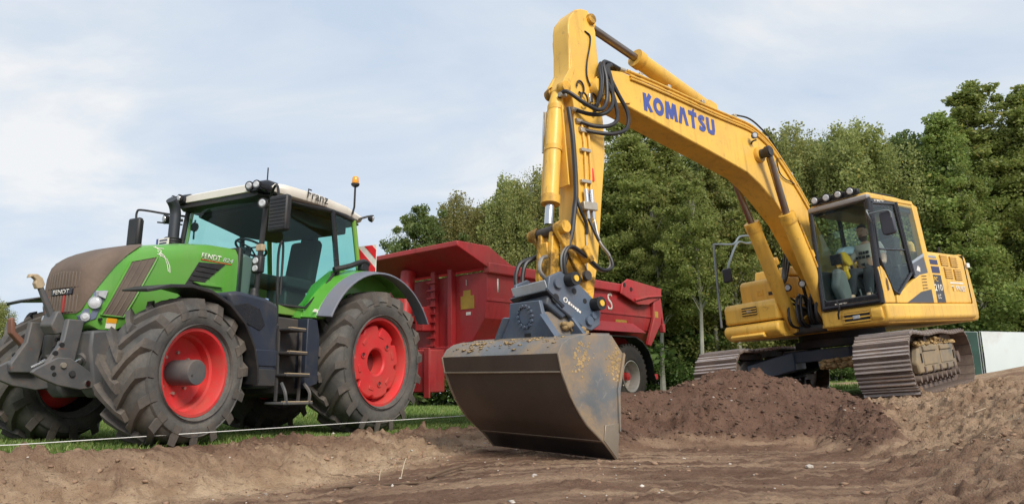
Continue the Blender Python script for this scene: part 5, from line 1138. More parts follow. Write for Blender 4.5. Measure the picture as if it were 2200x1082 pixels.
MB().prism([(1.40, 1.52), (1.46, 1.50), (1.47, 1.62), (1.44, 1.70), (1.40, 1.66)], 1, 1.351, 1.358).build('door_handle_recess', mat('handle_recess', (.10, .05, .02), .5), CAB)
# door frame and glass
door = MB()
for a, b_ in (((1.50, 2.0), (1.40, 2.86)), ((1.40, 2.86), (.56, 2.92)), ((.56, 2.92), (.42, 1.80)), ((.42, 1.80), (1.06, 1.46)), ((1.06, 1.46), (1.24, 1.52)), ((1.24, 1.52), (1.50, 2.0))):
    door.tube([(a[0], 1.335, a[1]), (b_[0], 1.335, b_[1])], .026, 7)
DOOR = door.build('cab_door', BLACKG, CAB, smooth=60)
slab('door_band', [(1.50, 2.80), (1.45, 2.93), (.48, 2.965), (.50, 2.86)], BLACKG, CAB, 1.336, .03)
text('KOMATSU', .045, WPRINT, CAB, (1.28, 1.337, 2.885), (-1, 0, .04), LZ, width=.36, fat=.02)
MB().tube([(1.42, 1.335, 2.14), (.46, 1.335, 2.17)], .016, 6).build('window_divider', BLACKG, DOOR)
slab('upper_door_glass', [(1.47, 2.15), (1.39, 2.85), (.57, 2.90), (.465, 2.17)], G_EXC, CAB, 1.336, .006)
slab('lower_door_glass', [(1.46, 2.13), (.46, 2.15), (.43, 1.81), (1.06, 1.48), (1.22, 1.54)], G_EXC, CAB, 1.336, .006)
slab('quarter_glass', [(.50, 2.92), (-.14, 2.95), (-.25, 2.12), (.12, 2.02), (.40, 1.98)], G_EXC, CAB, 1.334, .006)
MB().tube([(.50, 1.335, 2.95), (.43, 1.335, 2.2), (.36, 1.335, 1.76)], .04, 8).build('door_post', BLACKG, CAB)
slab('rear_lower_plate', [(.38, 1.94), (-.22, 2.10), (-.30, 1.80), (.30, 1.72)], mat('grey_plate', (.09, .095, .115), .4), CAB, 1.337, .02)
slab('rear_plate_trim', [(.40, 1.93), (.39, 1.97), (-.23, 2.15), (-.24, 2.10)], STEEL, CAB, 1.342, .012)
slab('plate_logo', [(.18, 1.85), (.10, 1.93), (.02, 1.90), (.04, 1.83)], WPRINT, CAB, 1.341, .005)
# front glass, lower front glass (slightly darker), frame details
fg = quadpanel('front_glass', [(1.602, .47, 1.90), (1.602, 1.26, 1.90), (CF_T + .01, 1.29, 2.90), (CF_T + .01, .47, 2.90)], G_EXC, CAB)
quadpanel('lower_front_glass', [(1.618, .47, 1.47), (1.618, 1.26, 1.47), (1.606, 1.26, 1.885), (1.606, .47, 1.885)], G_EXC, CAB)
MB().tube([(1.60, .455, 1.50), (CF_T + .02, .465, 2.88), (CF_T + .02, 1.29, 2.88), (1.60, 1.265, 1.50), (1.61, 1.22, 1.465), (1.61, .50, 1.465), (1.60, .455, 1.50)], .010, 6).build('glass_seal', mat('seal_grey', (.10, .10, .11), .6), CAB)
text('KOMATSU', .03, WPRINT, CAB, (1.632, .62, 1.385), (0, 1, 0), LZ, width=.18, fat=.02)
MB().tube(spline([(1.66, .66, 1.45), (1.68, .70, 1.36), (1.67, .66, 1.25), (1.64, .64, 1.18)]), .014, 6).build('wiper_hose', RUBBER, CAB)
# right wall, back wall and floor of the cab
for a, b_ in (((1.46, 2.90), (-.30, 2.92)), ((-.30, 2.92), (-.34, 1.34)), ((.55, 2.9), (.50, 1.34))): MB().tube([(a[0], .43, a[1]), (b_[0], .43, b_[1])], .035, 6).build('right_post', BLACKG, CAB)
slab('right_glass', [(1.48, 2.88), (-.28, 2.90), (-.31, 1.95), (1.56, 1.95)], G_EXC, CAB, .432, .006)
MB().box(-.34, 1.58, .42, .45, 1.34, 1.95).build('right_lower_wall', BLACK, CAB)
quadpanel('rear_glass', [(-.34, .46, 2.05), (-.34, 1.30, 2.05), (-.31, 1.30, 2.9), (-.31, .46, 2.9)], G_EXC, CAB)
MB().box(-.36, -.33, .43, 1.32, 1.34, 2.05).build('rear_lower_wall', BLACK, CAB)
MB().box(-.34, 1.60, .43, 1.32, 1.31, 1.36).build('cab_floor', BLACK, CAB)
# interior
MB().prism([(.05, 1.72), (.10, 1.83), (.58, 1.85), (.62, 1.76), (.55, 1.68), (.1, 1.66)], 1, .60, 1.08).prism([(.0, 1.75), (-.16, 2.45), (-.08, 2.50), (.02, 2.46), (.14, 1.84)], 1, .62, 1.06).prism([(-.17, 2.46), (-.20, 2.68), (-.12, 2.70), (-.08, 2.50)], 1, .74, .96).build('operator_seat', SEAT, CAB, bevel=.05, seg=3)
MB().box(.0, .5, .70, .98, 1.36, 1.68).build('seat_suspension', BLACK, CAB, bevel=.03)
MB().box(.05, .70, .46, .60, 1.70, 2.02).build('right_console', INTER, CAB, bevel=.05)
MB().prism([(1.05, 1.40), (1.25, 1.40), (1.40, 1.70), (1.25, 2.0), (1.05, 1.95), (.95, 1.6)], 1, .47, .62).build('front_console', INTER, CAB, bevel=.05)
MB().box(.02, .62, 1.14, 1.26, 1.72, 1.96).build('left_console', BLACK, CAB, bevel=.03)
for y in (.57, 1.18): MB().tube([(.70, y, 1.95), (.74, y, 2.10)], [.018, .026], 8).build('joystick', BLACK, CAB)
MB().box(1.20, 1.24, .48, .66, 2.05, 2.22).build('display', BLACKG, CAB, bevel=.01)
for y in (.82, .98): MB().tube([(1.10, y, 1.36), (1.15, y, 1.62)], .012, 6).box(1.10, 1.26, y - .05, y + .05, 1.40, 1.43).build('travel_pedal', RAIL, CAB)
MB().prism([(.72, 2.06), (.80, 2.20), (.95, 2.28), (1.05, 2.24), (1.02, 2.10), (.90, 2.02)], 1, .50, .62).build('yellow_jacket', mat('hi_vis_yellow', (.60, .38, .02), .8), CAB, bevel=.03)
MB().tube(spline([(.86, .56, 2.18), (.92, .55, 1.98), (.90, .57, 1.82)]), [.05] * 12 + [.03], 8).build('jacket_sleeve', MATS['hi_vis_yellow'], CAB)
MB().prism([(.95, 2.22), (.60, 2.25), (.45, 2.36), (.55, 2.40), (.85, 2.36), (1.0, 2.28)], 1, .46, .58).build('blue_bag', mat('pale_blue_plastic', (.42, .58, .70), .6), CAB, bevel=.03)
# roof lamp bar, mirror
MB().tube([(1.52, .48, 3.02), (1.50, 1.24, 3.035)], .016, 6).build('lamp_bar', BLACK, CAB)
MB().box(1.44, 1.50, .47, 1.22, 3.035, 3.12).build('lamp_housing', BLACK, CAB, bevel=.02)
for y in (.55, .74, .93, 1.12): worklight(CAB, (1.545, y, 3.085), (1, .1, -.05), .062, 'roof_lamp')
MB().tube([(1.30, .5, 3.05), (1.1, 1.25, 3.07), (.4, 1.3, 3.07)], .012, 6).build('lamp_cable', RUBBER, CAB)
MB().tube(spline([(1.53, 1.34, 2.70), (1.63, 1.34, 2.72), (1.64, 1.36, 2.62), (1.55, 1.35, 2.52)], 5), .013, 6).build('mirror_loop', RAIL, CAB)
MB().tube(spline([(1.63, 1.36, 2.66), (1.58, 1.60, 2.66), (1.56, 1.64, 2.60), (1.56, 1.64, 2.54)], 5), .012, 6).build('mirror_stay', RAIL, CAB)
MB().prism([(1.50, 2.30), (1.64, 2.30), (1.67, 2.34), (1.66, 2.62), (1.62, 2.66), (1.50, 2.66), (1.47, 2.62), (1.47, 2.34)], 0, 1.50, 1.565).build('cab_mirror', mat('grey_mirror_back', (.05, .055, .075), .45), CAB, bevel=.02)

# --- boom
BT_ = [(.30, 1.62), (.22, 1.80), (.34, 2.02), (.62, 2.50), (1.02, 3.06), (1.26, 3.34), (1.59, 3.69), (1.92, 4.01), (2.22, 4.20), (2.56, 4.30), (3.1, 4.345), (3.63, 4.385), (5.0, 4.50), (5.50, 4.56), (5.78, 4.50), (6.02, 4.36), (6.10, 4.22), (6.02, 4.10), (5.80, 4.06),
       (5.47, 4.08), (4.56, 3.89), (3.79, 3.735), (3.17, 3.60), (2.78, 3.51), (2.47, 3.36), (2.14, 3.13), (1.75, 2.82), (1.46, 2.44), (1.08, 2.02), (.75, 1.72), (.50, 1.58)]
BM = MB().prism(BT_, 1, -.19, .19).build('boom', YEL, EX, bevel=.018)
strokes('KOMATSU', .262, 1.62, BLUE, BM, (5.13, .1925, 4.085), (-1, 0, -.068), LZ, name='boom_lettering')
for s in (1, -1):
    MB().prism([(5.42, 4.12), (5.50, 4.54), (5.80, 4.50), (6.03, 4.36), (6.12, 4.22), (6.03, 4.09), (5.80, 4.05)], 1, s * .188, s * .215).build('boom_tip_plate', YEL, BM, bevel=.006)
    bs = MB().lathe([(.001, .06), (.12, .06), (.13, .04), (.13, 0)] if s > 0 else [(.001, -.06), (.12, -.06), (.13, -.04), (.13, 0)], (2.40, s * .19, 3.84), 1, 24).build('cylinder_boss', YEL_D, BM)
    MB().cyl((2.40, s * .20, 3.84), (2.40, s * .42, 3.84), .075, n=20).build('cylinder_pin', DGREY, BM)
    MB().tube([(2.40, s * .34, 3.84), (2.40, s * .40, 3.84)], .095, 20).build('rod_eye', mat('rod_eye_black', (.03, .025, .022), .5), BM)
    bar = MB().tube([(1.22, s * .31, 1.10), (1.36, s * .31, 1.40), (2.04, s * .31, 2.86)], [.085, .115, .115], 20).build('boom_cylinder', YEL, EX)
    MB().tube([(1.99, s * .31, 2.75), (2.055, s * .31, 2.89)], .128, 20).build('cylinder_gland', YEL_D, bar)
    MB().tube([(2.05, s * .31, 2.88), (2.36, s * .355, 3.76)], .055, 16).build('rod', ROD, bar)
    MB().tube([(1.62, s * .31 + .0, 2.20), (1.66, s * .31, 2.28)], .124, 20).build('cylinder_band', YEL_D, bar)
    MB().tube([(1.30, s * .42, 1.40), (1.62, s * .43, 2.1), (1.96, s * .43, 2.80)], .016, 7).build('cylinder_pipe', YEL_D, bar)
MB().cyl((1.22, -.40, 1.10), (1.22, .40, 1.10), .07).build('cylinder_foot_pin', DGREY, EX)
for s in (1, -1): MB().prism([(.1, 1.10), (.15, 1.85), (.36, 1.92), (.52, 1.80), (.9, 1.35), (1.30, 1.20), (1.36, 1.08)], 1, s * .22, s * .27).build('boom_foot_bracket', YEL_D, EX, bevel=.01)
MB().box(-.2, .9, -.34, .34, 1.09, 1.5).build('valve_block', BLACK, EX, bevel=.03)
# lamps and hoses in front of the boom foot
for y, z in ((-.16, 1.80), (.10, 1.82)): worklight(EX, (1.52, y, z), (1, .15, -.05), .058)
rs = random.Random(12)
for k in range(12):
    y = -.28 + .05 * k; x0 = 1.15 + rs.uniform(-.1, .25)
    MB().tube(spline([(.95, y * .7, 1.40), (x0 + .1, y, 1.52 + rs.uniform(0, .2)), (x0 + .22, y, 1.34), (x0 + .1, y, 1.16), (.8, y, 1.12)], 5), .020, 7).build('control_hose', RUBBER, EX)
    MB().cyl((x0 + .10, y, 1.52), (x0 + .14, y, 1.60), .022, n=8).build('hose_fitting', BRONZE, EX)
for k, (z, q) in enumerate(((2.05, .0), (2.12, .06), (2.2, .12))):
    MB().tube(spline([(.75, -.25, 1.5), (.85 + q, -.30, 2.5), (1.05 + q, -.28, 2.35 + q), (1.3 + q, -.29, 1.95), (1.55, -.27, 1.9), (1.62, -.22, 2.3)], 5), .02, 7).build('boom_hose', RUBBER, EX)
# pipes along the top edge of the boom
TOPL = [(1.06, 3.16), (1.30, 3.45), (1.62, 3.79), (1.95, 4.10), (2.22, 4.26), (2.56, 4.37), (3.1, 4.42), (3.63, 4.46), (4.3, 4.52), (5.0, 4.575), (5.35, 4.60)]
for k, (y, dz) in enumerate(((.17, .0), (.10, .02), (.02, .02), (-.06, .02), (.205, -.085), (.212, -.030), (.208, -.130))):
    MB().tube(spline([(x, y, z + dz + (.05 * math.sin(x * 1.5) * .3)) for x, z in TOPL], 4), .019 if k < 4 else .016, 8).build('boom_pipe', YEL, BM)
for x, z in ((1.45, 3.64), (2.05, 4.17), (2.9, 4.40), (3.72, 4.47), (4.5, 4.54), (5.1, 4.59)):
    MB().box(x - .03, x + .03, -.10, .215, z - .02, z + .035).build('pipe_clamp', BRONZE, BM, bevel=.006)
MB().tube(spline([(2.8, .16, 4.45), (2.5, .19, 4.44), (2.2, .18, 4.36), (1.9, .19, 4.16), (1.55, .18, 3.80), (1.2, .18, 3.44)], 5), .014, 7).build('boom_cable', RUBBER, BM)
MB().tube(spline([(1.62, .21, 3.83), (1.86, .215, 3.85), (1.86, .215, 3.62), (1.70, .215, 3.52), (1.55, .215, 3.50), (1.32, .21, 3.44)], 5), .010, 6).build('lamp_wire', RUBBER, BM)
worklight(BM, (2.60, .30, 4.10), (.6, .8, -.1), .05)
MB().tube(spline([(2.56, .20, 4.0), (2.60, .25, 4.02), (2.52, .27, 4.05)], 4), .014, 6).build('lamp_bracket', BLACK, BM)
# arm cylinder on top of the boom
ac = MB().tube([(3.30, 0, 4.50), (3.45, 0, 4.55), (4.88, 0, 4.965)], [.07, .115, .115], 20).build('arm_cylinder', YEL, EX)
MB().tube([(4.80, 0, 4.94), (4.92, 0, 4.977)], .13, 20).build('cylinder_gland', YEL_D, ac)
MB().tube([(4.90, 0, 4.97), (5.80, 0, 5.21)], .056, 16).build('rod', ROD, ac)
MB().tube([(5.78, 0, 5.20), (5.86, 0, 5.222)], .09, 16).build('rod_end', YEL_D, ac)
MB().prism([(3.15, 4.36), (3.2, 4.58), (3.38, 4.62), (3.5, 4.37)], 1, -.10, -.06).prism([(3.15, 4.36), (3.2, 4.58), (3.38, 4.62), (3.5, 4.37)], 1, .06, .10).build('cylinder_lug', YEL, EX)
# --- arm
AR_ = [(5.90, 5.24), (5.97, 5.325), (6.10, 5.31), (6.20, 5.27), (6.33, 5.12), (6.37, 5.0), (6.40, 4.70), (6.44, 4.40), (6.54, 4.24), (6.60, 4.14), (6.55, 4.06), (6.44, 4.03), (6.43, 3.9), (6.55, 3.1), (6.64, 2.42), (6.69, 1.87), (6.72, 1.55), (6.68, 1.44), (6.58, 1.42), (6.50, 1.55), (6.33, 1.99), (6.12, 2.81), (5.97, 3.37), (5.93, 3.8), (5.93, 4.06), (5.88, 4.40), (5.88, 4.74), (5.86, 5.05)]
ARM = MB().prism(AR_, 1, -.145, .145).build('arm', YEL, EX, bevel=.014)
for s in (1, -1):
    MB().lathe([(.001, s * .19), (.065, s * .19), (.075, s * .15), (.075, s * .10)], (5.935, 0, 5.20), 1, 20).build('arm_cylinder_pin', GREASY, ARM)
    MB().lathe([(.001, s * .17), (.07, s * .17), (.08, s * .13), (.08, s * .07)], (6.545, 0, 4.14), 1, 20).build('bucket_cylinder_pin', GREASY, ARM)
    MB().lathe([(.001, s * .25), (.10, s * .25), (.12, s * .22), (.12, s * .14)], (6.0, 0, 4.22), 1, 24).build('arm_pivot', YEL, ARM)
    MB().prism([(6.38, 4.9), (6.40, 4.45), (6.56, 4.24), (6.62, 4.14), (6.56, 4.05), (6.47, 4.06), (6.46, 4.2), (6.35, 4.4)], 1, s * .10, s * .152).build('cylinder_ear', YEL, ARM, bevel=.006)
MB().prism([(6.60, 3.9), (6.62, 3.9), (6.66, 2.9), (6.64, 2.9)], 1, -.12, .12).build('front_doubler', YEL, ARM)
MB().prism([(6.735, 1.55), (6.70, 1.42), (6.57, 1.40), (6.49, 1.55), (6.42, 1.80), (6.705, 1.80)], 1, -.152, .152).build('arm_foot', GREASY, ARM, bevel=.01)
bcyl = MB().tube([(6.555, 0, 4.10), (6.60, 0, 3.95), (6.87, 0, 2.70)], [.07, .095, .095], 20).build('bucket_cylinder', YEL, EX)
MB().tube([(6.855, 0, 2.77), (6.875, 0, 2.67)], .115, 20).build('cylinder_gland', YEL_D, bcyl)
for q in ([(6.72, 0, 3.40), (6.73, 0, 3.34)], [(6.60, 0, 3.93), (6.61, 0, 3.87)]): MB().tube(q, .105, 20).build('cylinder_band', YEL_D, bcyl)
MB().tube([(6.875, 0, 2.68), (6.935, 0, 2.42)], .055, 16).build('rod', STEEL, bcyl)
MB().tube([(6.62, -.13, 3.90), (6.74, -.13, 3.36), (6.86, -.13, 2.80)], .022, 8).build('cylinder_pipe', YEL, bcyl)
MB().tube([(6.66, -.15, 3.90), (6.72, -.15, 3.60), (6.76, -.15, 3.36)], .014, 8).build('cylinder_pipe', STEEL, bcyl)
# linkage
for s in (1, -1):
    MB().prism([(6.90, 2.40), (6.97, 2.42), (7.03, 2.36), (7.02, 2.27), (6.72, 1.75), (6.64, 1.72), (6.59, 1.78), (6.61, 1.86)], 1, s * .165, s * .225).build('rocker_link', GREASY, EX, bevel=.012)
    MB().lathe([(.001, s * .30), (.07, s * .30), (.075, s * .26), (.075, s * .15)], (6.955, 0, 2.335), 1, 20).build('linkage_pin', GREASY, EX)
    MB().prism([(6.90, 2.36), (7.00, 2.36), (7.12, 1.80), (7.10, 1.70), (7.02, 1.70), (6.98, 1.80)], 1, s * .06, s * .13).build('tipping_link', GREASY, EX, bevel=.012)
    MB().lathe([(.001, s * .27), (.055, s * .27), (.06, s * .2)], (6.66, 0, 1.79), 1, 18).build('rocker_pin', DGREY, EX)
MB().cyl((6.955, -.27, 2.335), (6.955, .27, 2.335), .06).build('linkage_shaft', DGREY, EX)
MB().box(6.94, 7.06, -.06, .06, 1.80, 2.20).build('tipping_web', GREASY, EX, bevel=.01)
for k, (dx, dy) in enumerate(((0, -.26), (.06, -.30))): MB().tube(spline([(6.92, dy, 2.10), (7.10 + dx, dy - .03, 2.0), (7.16 + dx, dy - .03, 1.75), (7.05, dy + .08, 1.66)], 6), .026, 8).build('coupler_hose', RUBBER, EX)
# --- hoses and lines on the arm
for k, pts in enumerate((
    [(6.60, .06, 4.02), (6.60, .20, 4.05), (6.42, .30, 3.90), (6.20, .33, 3.84), (6.03, .32, 3.98), (5.95, .30, 4.30), (5.90, .24, 4.56), (5.75, .20, 4.62), (5.5, .17, 4.60)],
    [(6.45, .155, 3.86), (6.25, .25, 3.80), (6.05, .30, 3.84), (5.90, .31, 4.0), (5.84, .28, 4.35), (5.80, .22, 4.56), (5.5, .10, 4.62)],
    [(6.36, .155, 3.62), (6.16, .24, 3.58), (5.95, .31, 3.58), (5.72, .33, 3.68), (5.66, .33, 3.90), (5.78, .30, 4.18), (5.86, .26, 4.45), (5.74, .22, 4.58), (5.5, .06, 4.62)],
    [(6.40, .155, 3.72), (6.20, .24, 3.66), (6.0, .30, 3.68), (5.86, .32, 3.80), (5.86, .30, 4.10), (5.92, .25, 4.40), (5.78, .22, 4.57), (5.5, .0, 4.62)],
    [(6.10, .16, 3.95), (6.06, .26, 4.05), (6.0, .28, 4.30), (5.94, .24, 4.52), (5.80, .18, 4.60), (5.5, -.04, 4.62)],
    [(6.12, .16, 3.85), (6.09, .24, 4.0), (6.03, .27, 4.25), (5.99, .24, 4.45), (5.86, .17, 4.60), (5.5, -.07, 4.62)])):
    MB().tube(spline(pts, 6), .026 if k < 4 else .022, 9).build('hydraulic_hose', RUBBER, EX)
for x, y, z in ((5.46, .17, 4.60), (5.46, .10, 4.62), (5.46, .03, 4.62), (6.60, .13, 4.03), (6.45, .16, 3.86), (6.36, .16, 3.62), (6.40, .16, 3.72)):
    MB().cyl((x - .05, y, z), (x + .05, y, z), .03, n=10).build('hose_fitting', BRONZE, EX)
for x, y in ((6.17, 0), (6.26, 0)):
    MB().tube(spline([(x + .09, .16, 3.72), (x + .10, .165, 3.4), (x + .14, .165, 3.0), (x + .20, .165, 2.70)], 4), .017, 8).build('arm_pipe', YEL, ARM)
for z in (3.6, 3.35, 2.95): MB().box(6.24 + (3.6 - z) * .14, 6.40 + (3.6 - z) * .14, .145, .19, z - .02, z + .02).build('pipe_clamp', BRONZE, ARM, bevel=.004)
vb = MB().box(6.33, 6.56, .15, .24, 2.58, 2.68).build('valve_block', BRONZE, ARM, bevel=.01)
for x in (6.38, 6.47): MB().cyl((x, .20, 2.66), (x - .01, .20, 2.84), .03, n=10).cyl((x, .20, 2.48), (x, .20, 2.58), .022, n=10).build('valve', STEEL, vb)
MB().box(6.24, 6.30, .147, .16, 2.98, 3.14).build('red_warning_tag', REDS, ARM)
MB().tube(spline([(6.56, .17, 3.86), (6.58, .20, 3.5), (6.60, .19, 3.0), (6.63, .19, 2.75), (6.66, .18, 2.62), (6.72, .19, 2.45), (6.78, .20, 2.30), (6.85, .20, 2.15), (6.95, .18, 1.9)], 6), .030, 8).build('hose_bundle', RUBBER, ARM)
MB().tube(spline([(6.62, .18, 2.78), (6.60, .20, 2.60), (6.50, .18, 2.42), (6.50, .165, 2.30)], 5), .020, 8).build('branch_hose', RUBBER, ARM)
MB().tube([(6.50, .16, 2.36), (6.53, .16, 2.10), (6.56, .16, 1.86)], .010, 6).build('grease_line', BRONZE, ARM)
MB().tube(spline([(6.08, .15, 5.0), (6.0, .16, 4.95), (6.02, .16, 4.82), (6.12, .16, 4.55), (6.15, .16, 4.35), (6.10, .17, 4.2)], 5), .011, 6).build('signal_wire', RUBBER, ARM)
for k, c0 in enumerate(((6.30, 4.18), (6.10, 4.05), (6.28, 4.02))): MB().tube([(c0[0] + math.cos(2 * PI * q / 14) * .06, .165 + .01 * k, c0[1] + math.sin(2 * PI * q / 14) * .085) for q in range(13)], .012, 6).build('coiled_wire', RUBBER, ARM)
MB().box(6.12, 6.18, .15, .19, 4.0, 4.12).build('junction_box', STEEL, ARM, bevel=.008)
STH = mat('steel_braid_hose', (.30, .28, .25), .4, metal=.6, scale=9)
for k, dy in enumerate((.0, .035)):
    MB().tube(spline([(6.38 + .09 * k, .20, 2.48), (6.40, .26, 2.2), (6.30, .30, 2.02), (6.33, .31 + dy, 1.88), (6.50, .30 + dy, 1.85), (6.72, .29 + dy, 2.0), (6.92, .28 + dy, 2.10), (7.04, .27 + dy, 2.0), (7.05, .26 + dy, 1.80), (6.98, .25, 1.66)], 6), .020, 8).build('coupler_supply_hose', STH if k == 0 else RUBBER, EX)
MB().prism([(6.62, 1.96), (6.72, 2.12), (6.78, 2.08), (6.68, 1.92)], 1, .225, .36).build('hose_clamp', GREASY, EX, bevel=.01)
MB().tube(spline([(7.12, .10, 2.02), (7.22, .12, 1.98), (7.26, .12, 1.85), (7.16, .12, 1.74)], 6), .024, 8).build('cross_hose', STH, EX)

# --- tilting quick coupler
for s in (1, -1):
    cp = MB().prism([(7.34, 1.62), (7.30, 1.76), (7.12, 1.82), (6.98, 1.73), (6.88, 1.70), (6.60, 1.47), (6.56, 1.36), (6.60, 1.22), (6.74, 1.16), (6.86, 1.19), (7.22, 1.44)], 1, s * .25, s * .30).build('coupler_side_plate', COUPLER, EX, bevel=.012)
    for x, z, r_, mm in ((7.20, 1.68, .055, COUPLER), (7.24, 1.52, .050, KPRINT), (6.78, 1.27, .050, COUPLER), (6.95, 1.60, .035, KPRINT), (6.80, 1.49, .030, KPRINT), (6.70, 1.33, .04, COUPLER)):
        MB().cyl((x, s * .28, z), (x, s * (.302 if mm is KPRINT else .335), z), r_, n=18).build('boss' if mm is COUPLER else 'bore', mm, cp)
    for x, z in ((7.02, 1.72), (6.66, 1.45)):
        MB().cyl((x, s * .24, z), (x, s * .42, z), .075, n=18).build('pin_cap', BLACK, cp); MB().cyl((x, s * .42, z), (x, s * .432, z), .035, n=12).build('pin_end', YPRINT, cp)
lg = MB(); ux = Vector((-.84, 0, -.54)); p0 = Vector((7.10, .302, 1.50))
ringp = [p0 + Vector((math.cos(2 * PI * k / 16) * .026, .001, math.sin(2 * PI * k / 16) * .026)) for k in range(17)]
lg.tube(ringp, .006, 5)
for k in range(6): c = p0 + ux * (.06 + .036 * k); lg.obox(c + Vector((0, .001, 0)), (.026, .004, .034 if k in (0, 4) else .024), Matrix.Rotation(.57, 3, 'Y').inverted())
lg.build('coupler_print', WPRINT, EX)
MB().prism([(7.32, 1.60), (7.30, 1.70), (7.10, 1.78), (6.62, 1.42), (6.62, 1.26), (6.78, 1.22), (7.20, 1.50)], 1, -.25, .25).build('coupler_body', COUPLER, EX, bevel=.015)
MB().obox((7.338, 0, 1.665), (.012, .56, .11), Matrix.Rotation(.28, 3, 'Y')).build('front_plate', mat('pale_plate', (.50, .55, .58), .35, dirt=.3), EX, bevel=.004)
MB().prism([(7.37, 1.60), (7.35, 1.615), (7.12, 1.44), (7.16, 1.41)], 1, -.31, .31).build('lower_lip', BLACKG, EX, bevel=.006)
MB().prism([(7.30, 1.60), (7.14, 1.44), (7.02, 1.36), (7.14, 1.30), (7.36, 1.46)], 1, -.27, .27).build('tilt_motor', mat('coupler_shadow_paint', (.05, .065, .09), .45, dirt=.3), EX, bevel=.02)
MB().prism([(7.10, 1.36), (6.80, 1.16), (6.86, 1.08), (7.10, 1.20)], 1, -.22, .22).build('tilt_cylinder_housing', BLACK, EX, bevel=.03)
# bucket bracket
def btilt(x, y, z): return (x, y, z + .065 - .072 * y)
for x0, x1, nm in ((7.38, 7.43, 'bracket_plate'), (6.98, 7.03, 'rear_bracket_plate')):
    MB().prism([(-.24, 1.46), (.24, 1.46), (.27, 1.30), (.50, 1.02), (-.50, 1.02), (-.28, 1.28)], 0, x0, x1, btilt).build(nm, COUPLER, EX, bevel=.008)
for s in (1, -1): MB().add([btilt(*p) for p in [(7.43, s * .27, 1.30), (7.43, s * .50, 1.02), (7.50, s * .53, 1.02), (7.50, s * .30, 1.31), (7.40, s * .27, 1.30), (7.40, s * .50, 1.02), (7.40, s * .53, 1.02), (7.40, s * .30, 1.31)]], [(0, 1, 2, 3), (4, 5, 6, 7), (0, 1, 5, 4), (1, 2, 6, 5), (2, 3, 7, 6), (3, 0, 4, 7)]).build('bracket_rib', COUPLER, EX, bevel=.006)
for k in range(14):
    a = 2 * PI * k / 14; p = btilt(7.43, math.cos(a) * .115, 1.30 + math.sin(a) * .115); MB().cyl((7.425, p[1], p[2]), (7.455, p[1], p[2]), .019, n=8).build('ring_bolt', COUPLER, EX)
c = btilt(7.43, 0, 1.30); MB().cyl((7.425, c[1], c[2]), (7.440, c[1], c[2]), .085, n=28).build('tilt_disc', COUPLER, EX)
MB().add([btilt(*p) for p in [(7.431, -.05, 1.06), (7.431, .05, 1.06), (7.431, .06, 1.12), (7.431, -.04, 1.12), (7.434, -.05, 1.06), (7.434, .05, 1.06), (7.434, .06, 1.12), (7.434, -.04, 1.12)]], [(4, 5, 6, 7), (0, 1, 2, 3), (0, 1, 5, 4), (1, 2, 6, 5), (2, 3, 7, 6), (3, 0, 4, 7)]).build('bracket_slot', KPRINT, EX)
MB().loft([[btilt(7.0, s_ * .22, 1.34) for s_ in (1,)] + [btilt(7.38, .22, 1.34), btilt(7.38, .26, 1.02), btilt(7.0, .26, 1.02)], [btilt(7.0, -.22, 1.34), btilt(7.38, -.22, 1.34), btilt(7.38, -.26, 1.02), btilt(7.0, -.26, 1.02)]]).build('bracket_core', BUCKET, EX, bevel=.015)
rs = random.Random(21); mm = MB()
for k in range(40):
    rv, rf = rock(None); r_ = .02 + .03 * rs.random(); t_ = rs.random(); rv = rv * r_ + np.array([6.80 + t_ * .35, .24 + rs.uniform(-.03, .05), 1.08 + t_ * .12 + rs.uniform(0, .08)]); mm.add(rv.tolist(), rf.tolist())
o = mm.build('mud_on_bracket', MUD, EX, smooth=60); o['kind'] = 'stuff'
# --- grading bucket
W = .92
BK = [(7.90, .90), (7.875, .73), (7.80, .50), (7.66, .26), (7.54, .14), (7.42, .03)]
def plate(path, th, y0, y1):
    """bent plate: path of (x, z), thickness towards the inside of the bucket"""
    n = len(path); rings = []
    for i, (x, z) in enumerate(path):
        a = Vector(path[max(i - 1, 0)]); b_ = Vector(path[min(i + 1, n - 1)]); t_ = (b_ - a).normalized(); nn = Vector((t_.y, -t_.x)) * th
        if nn.x > 0: nn = -nn
        rings.append([btilt(x, y0, z), btilt(x, y1, z), btilt(x + nn.x, y1, z + nn.y), btilt(x + nn.x, y0, z + nn.y)])
    return MB().loft(rings)
fine = [tuple(p) for p in [(v.x, v.y) for v in spline([Vector((x, z, 0)) for x, z in BK[1:]], 4)]]
bk = plate(fine, .02, -W, W).build('bucket', BUCKETD, EX, bevel=.003, smooth=50, label='wide worn steel grading bucket with blue grey ends')
plate([(7.905, .905), (7.885, .735)], .025, -W - .012, W + .012).build('top_wear_plate', BUCKETD, bk, bevel=.004)
plate([(7.43, .055), (7.33, -.075), (7.28, -.14)], .03, -W - .012, W + .012).build('cutting_edge', mat('edge_dark_steel', (.03, .026, .026), .4, metal=.4, dirt=.4, dcol=(.1, .07, .05)), bk, bevel=.003)
MB().tube([btilt(7.445, -W - .01, .06), btilt(7.445, W + .01, .06)], .010, 6).build('edge_weld', BARE, bk)
MB().tube([btilt(7.892, -W - .01, .733), btilt(7.892, W + .01, .733)], .009, 6).build('seam_weld', BARE, bk)
topp = [(7.905, .905), (7.84, .985), (7.74, 1.035), (7.60, 1.06), (7.42, 1.06), (7.15, 1.05)]
plate(topp, -.02, -W, W).build('rolled_top', BUCKET, bk, smooth=50)
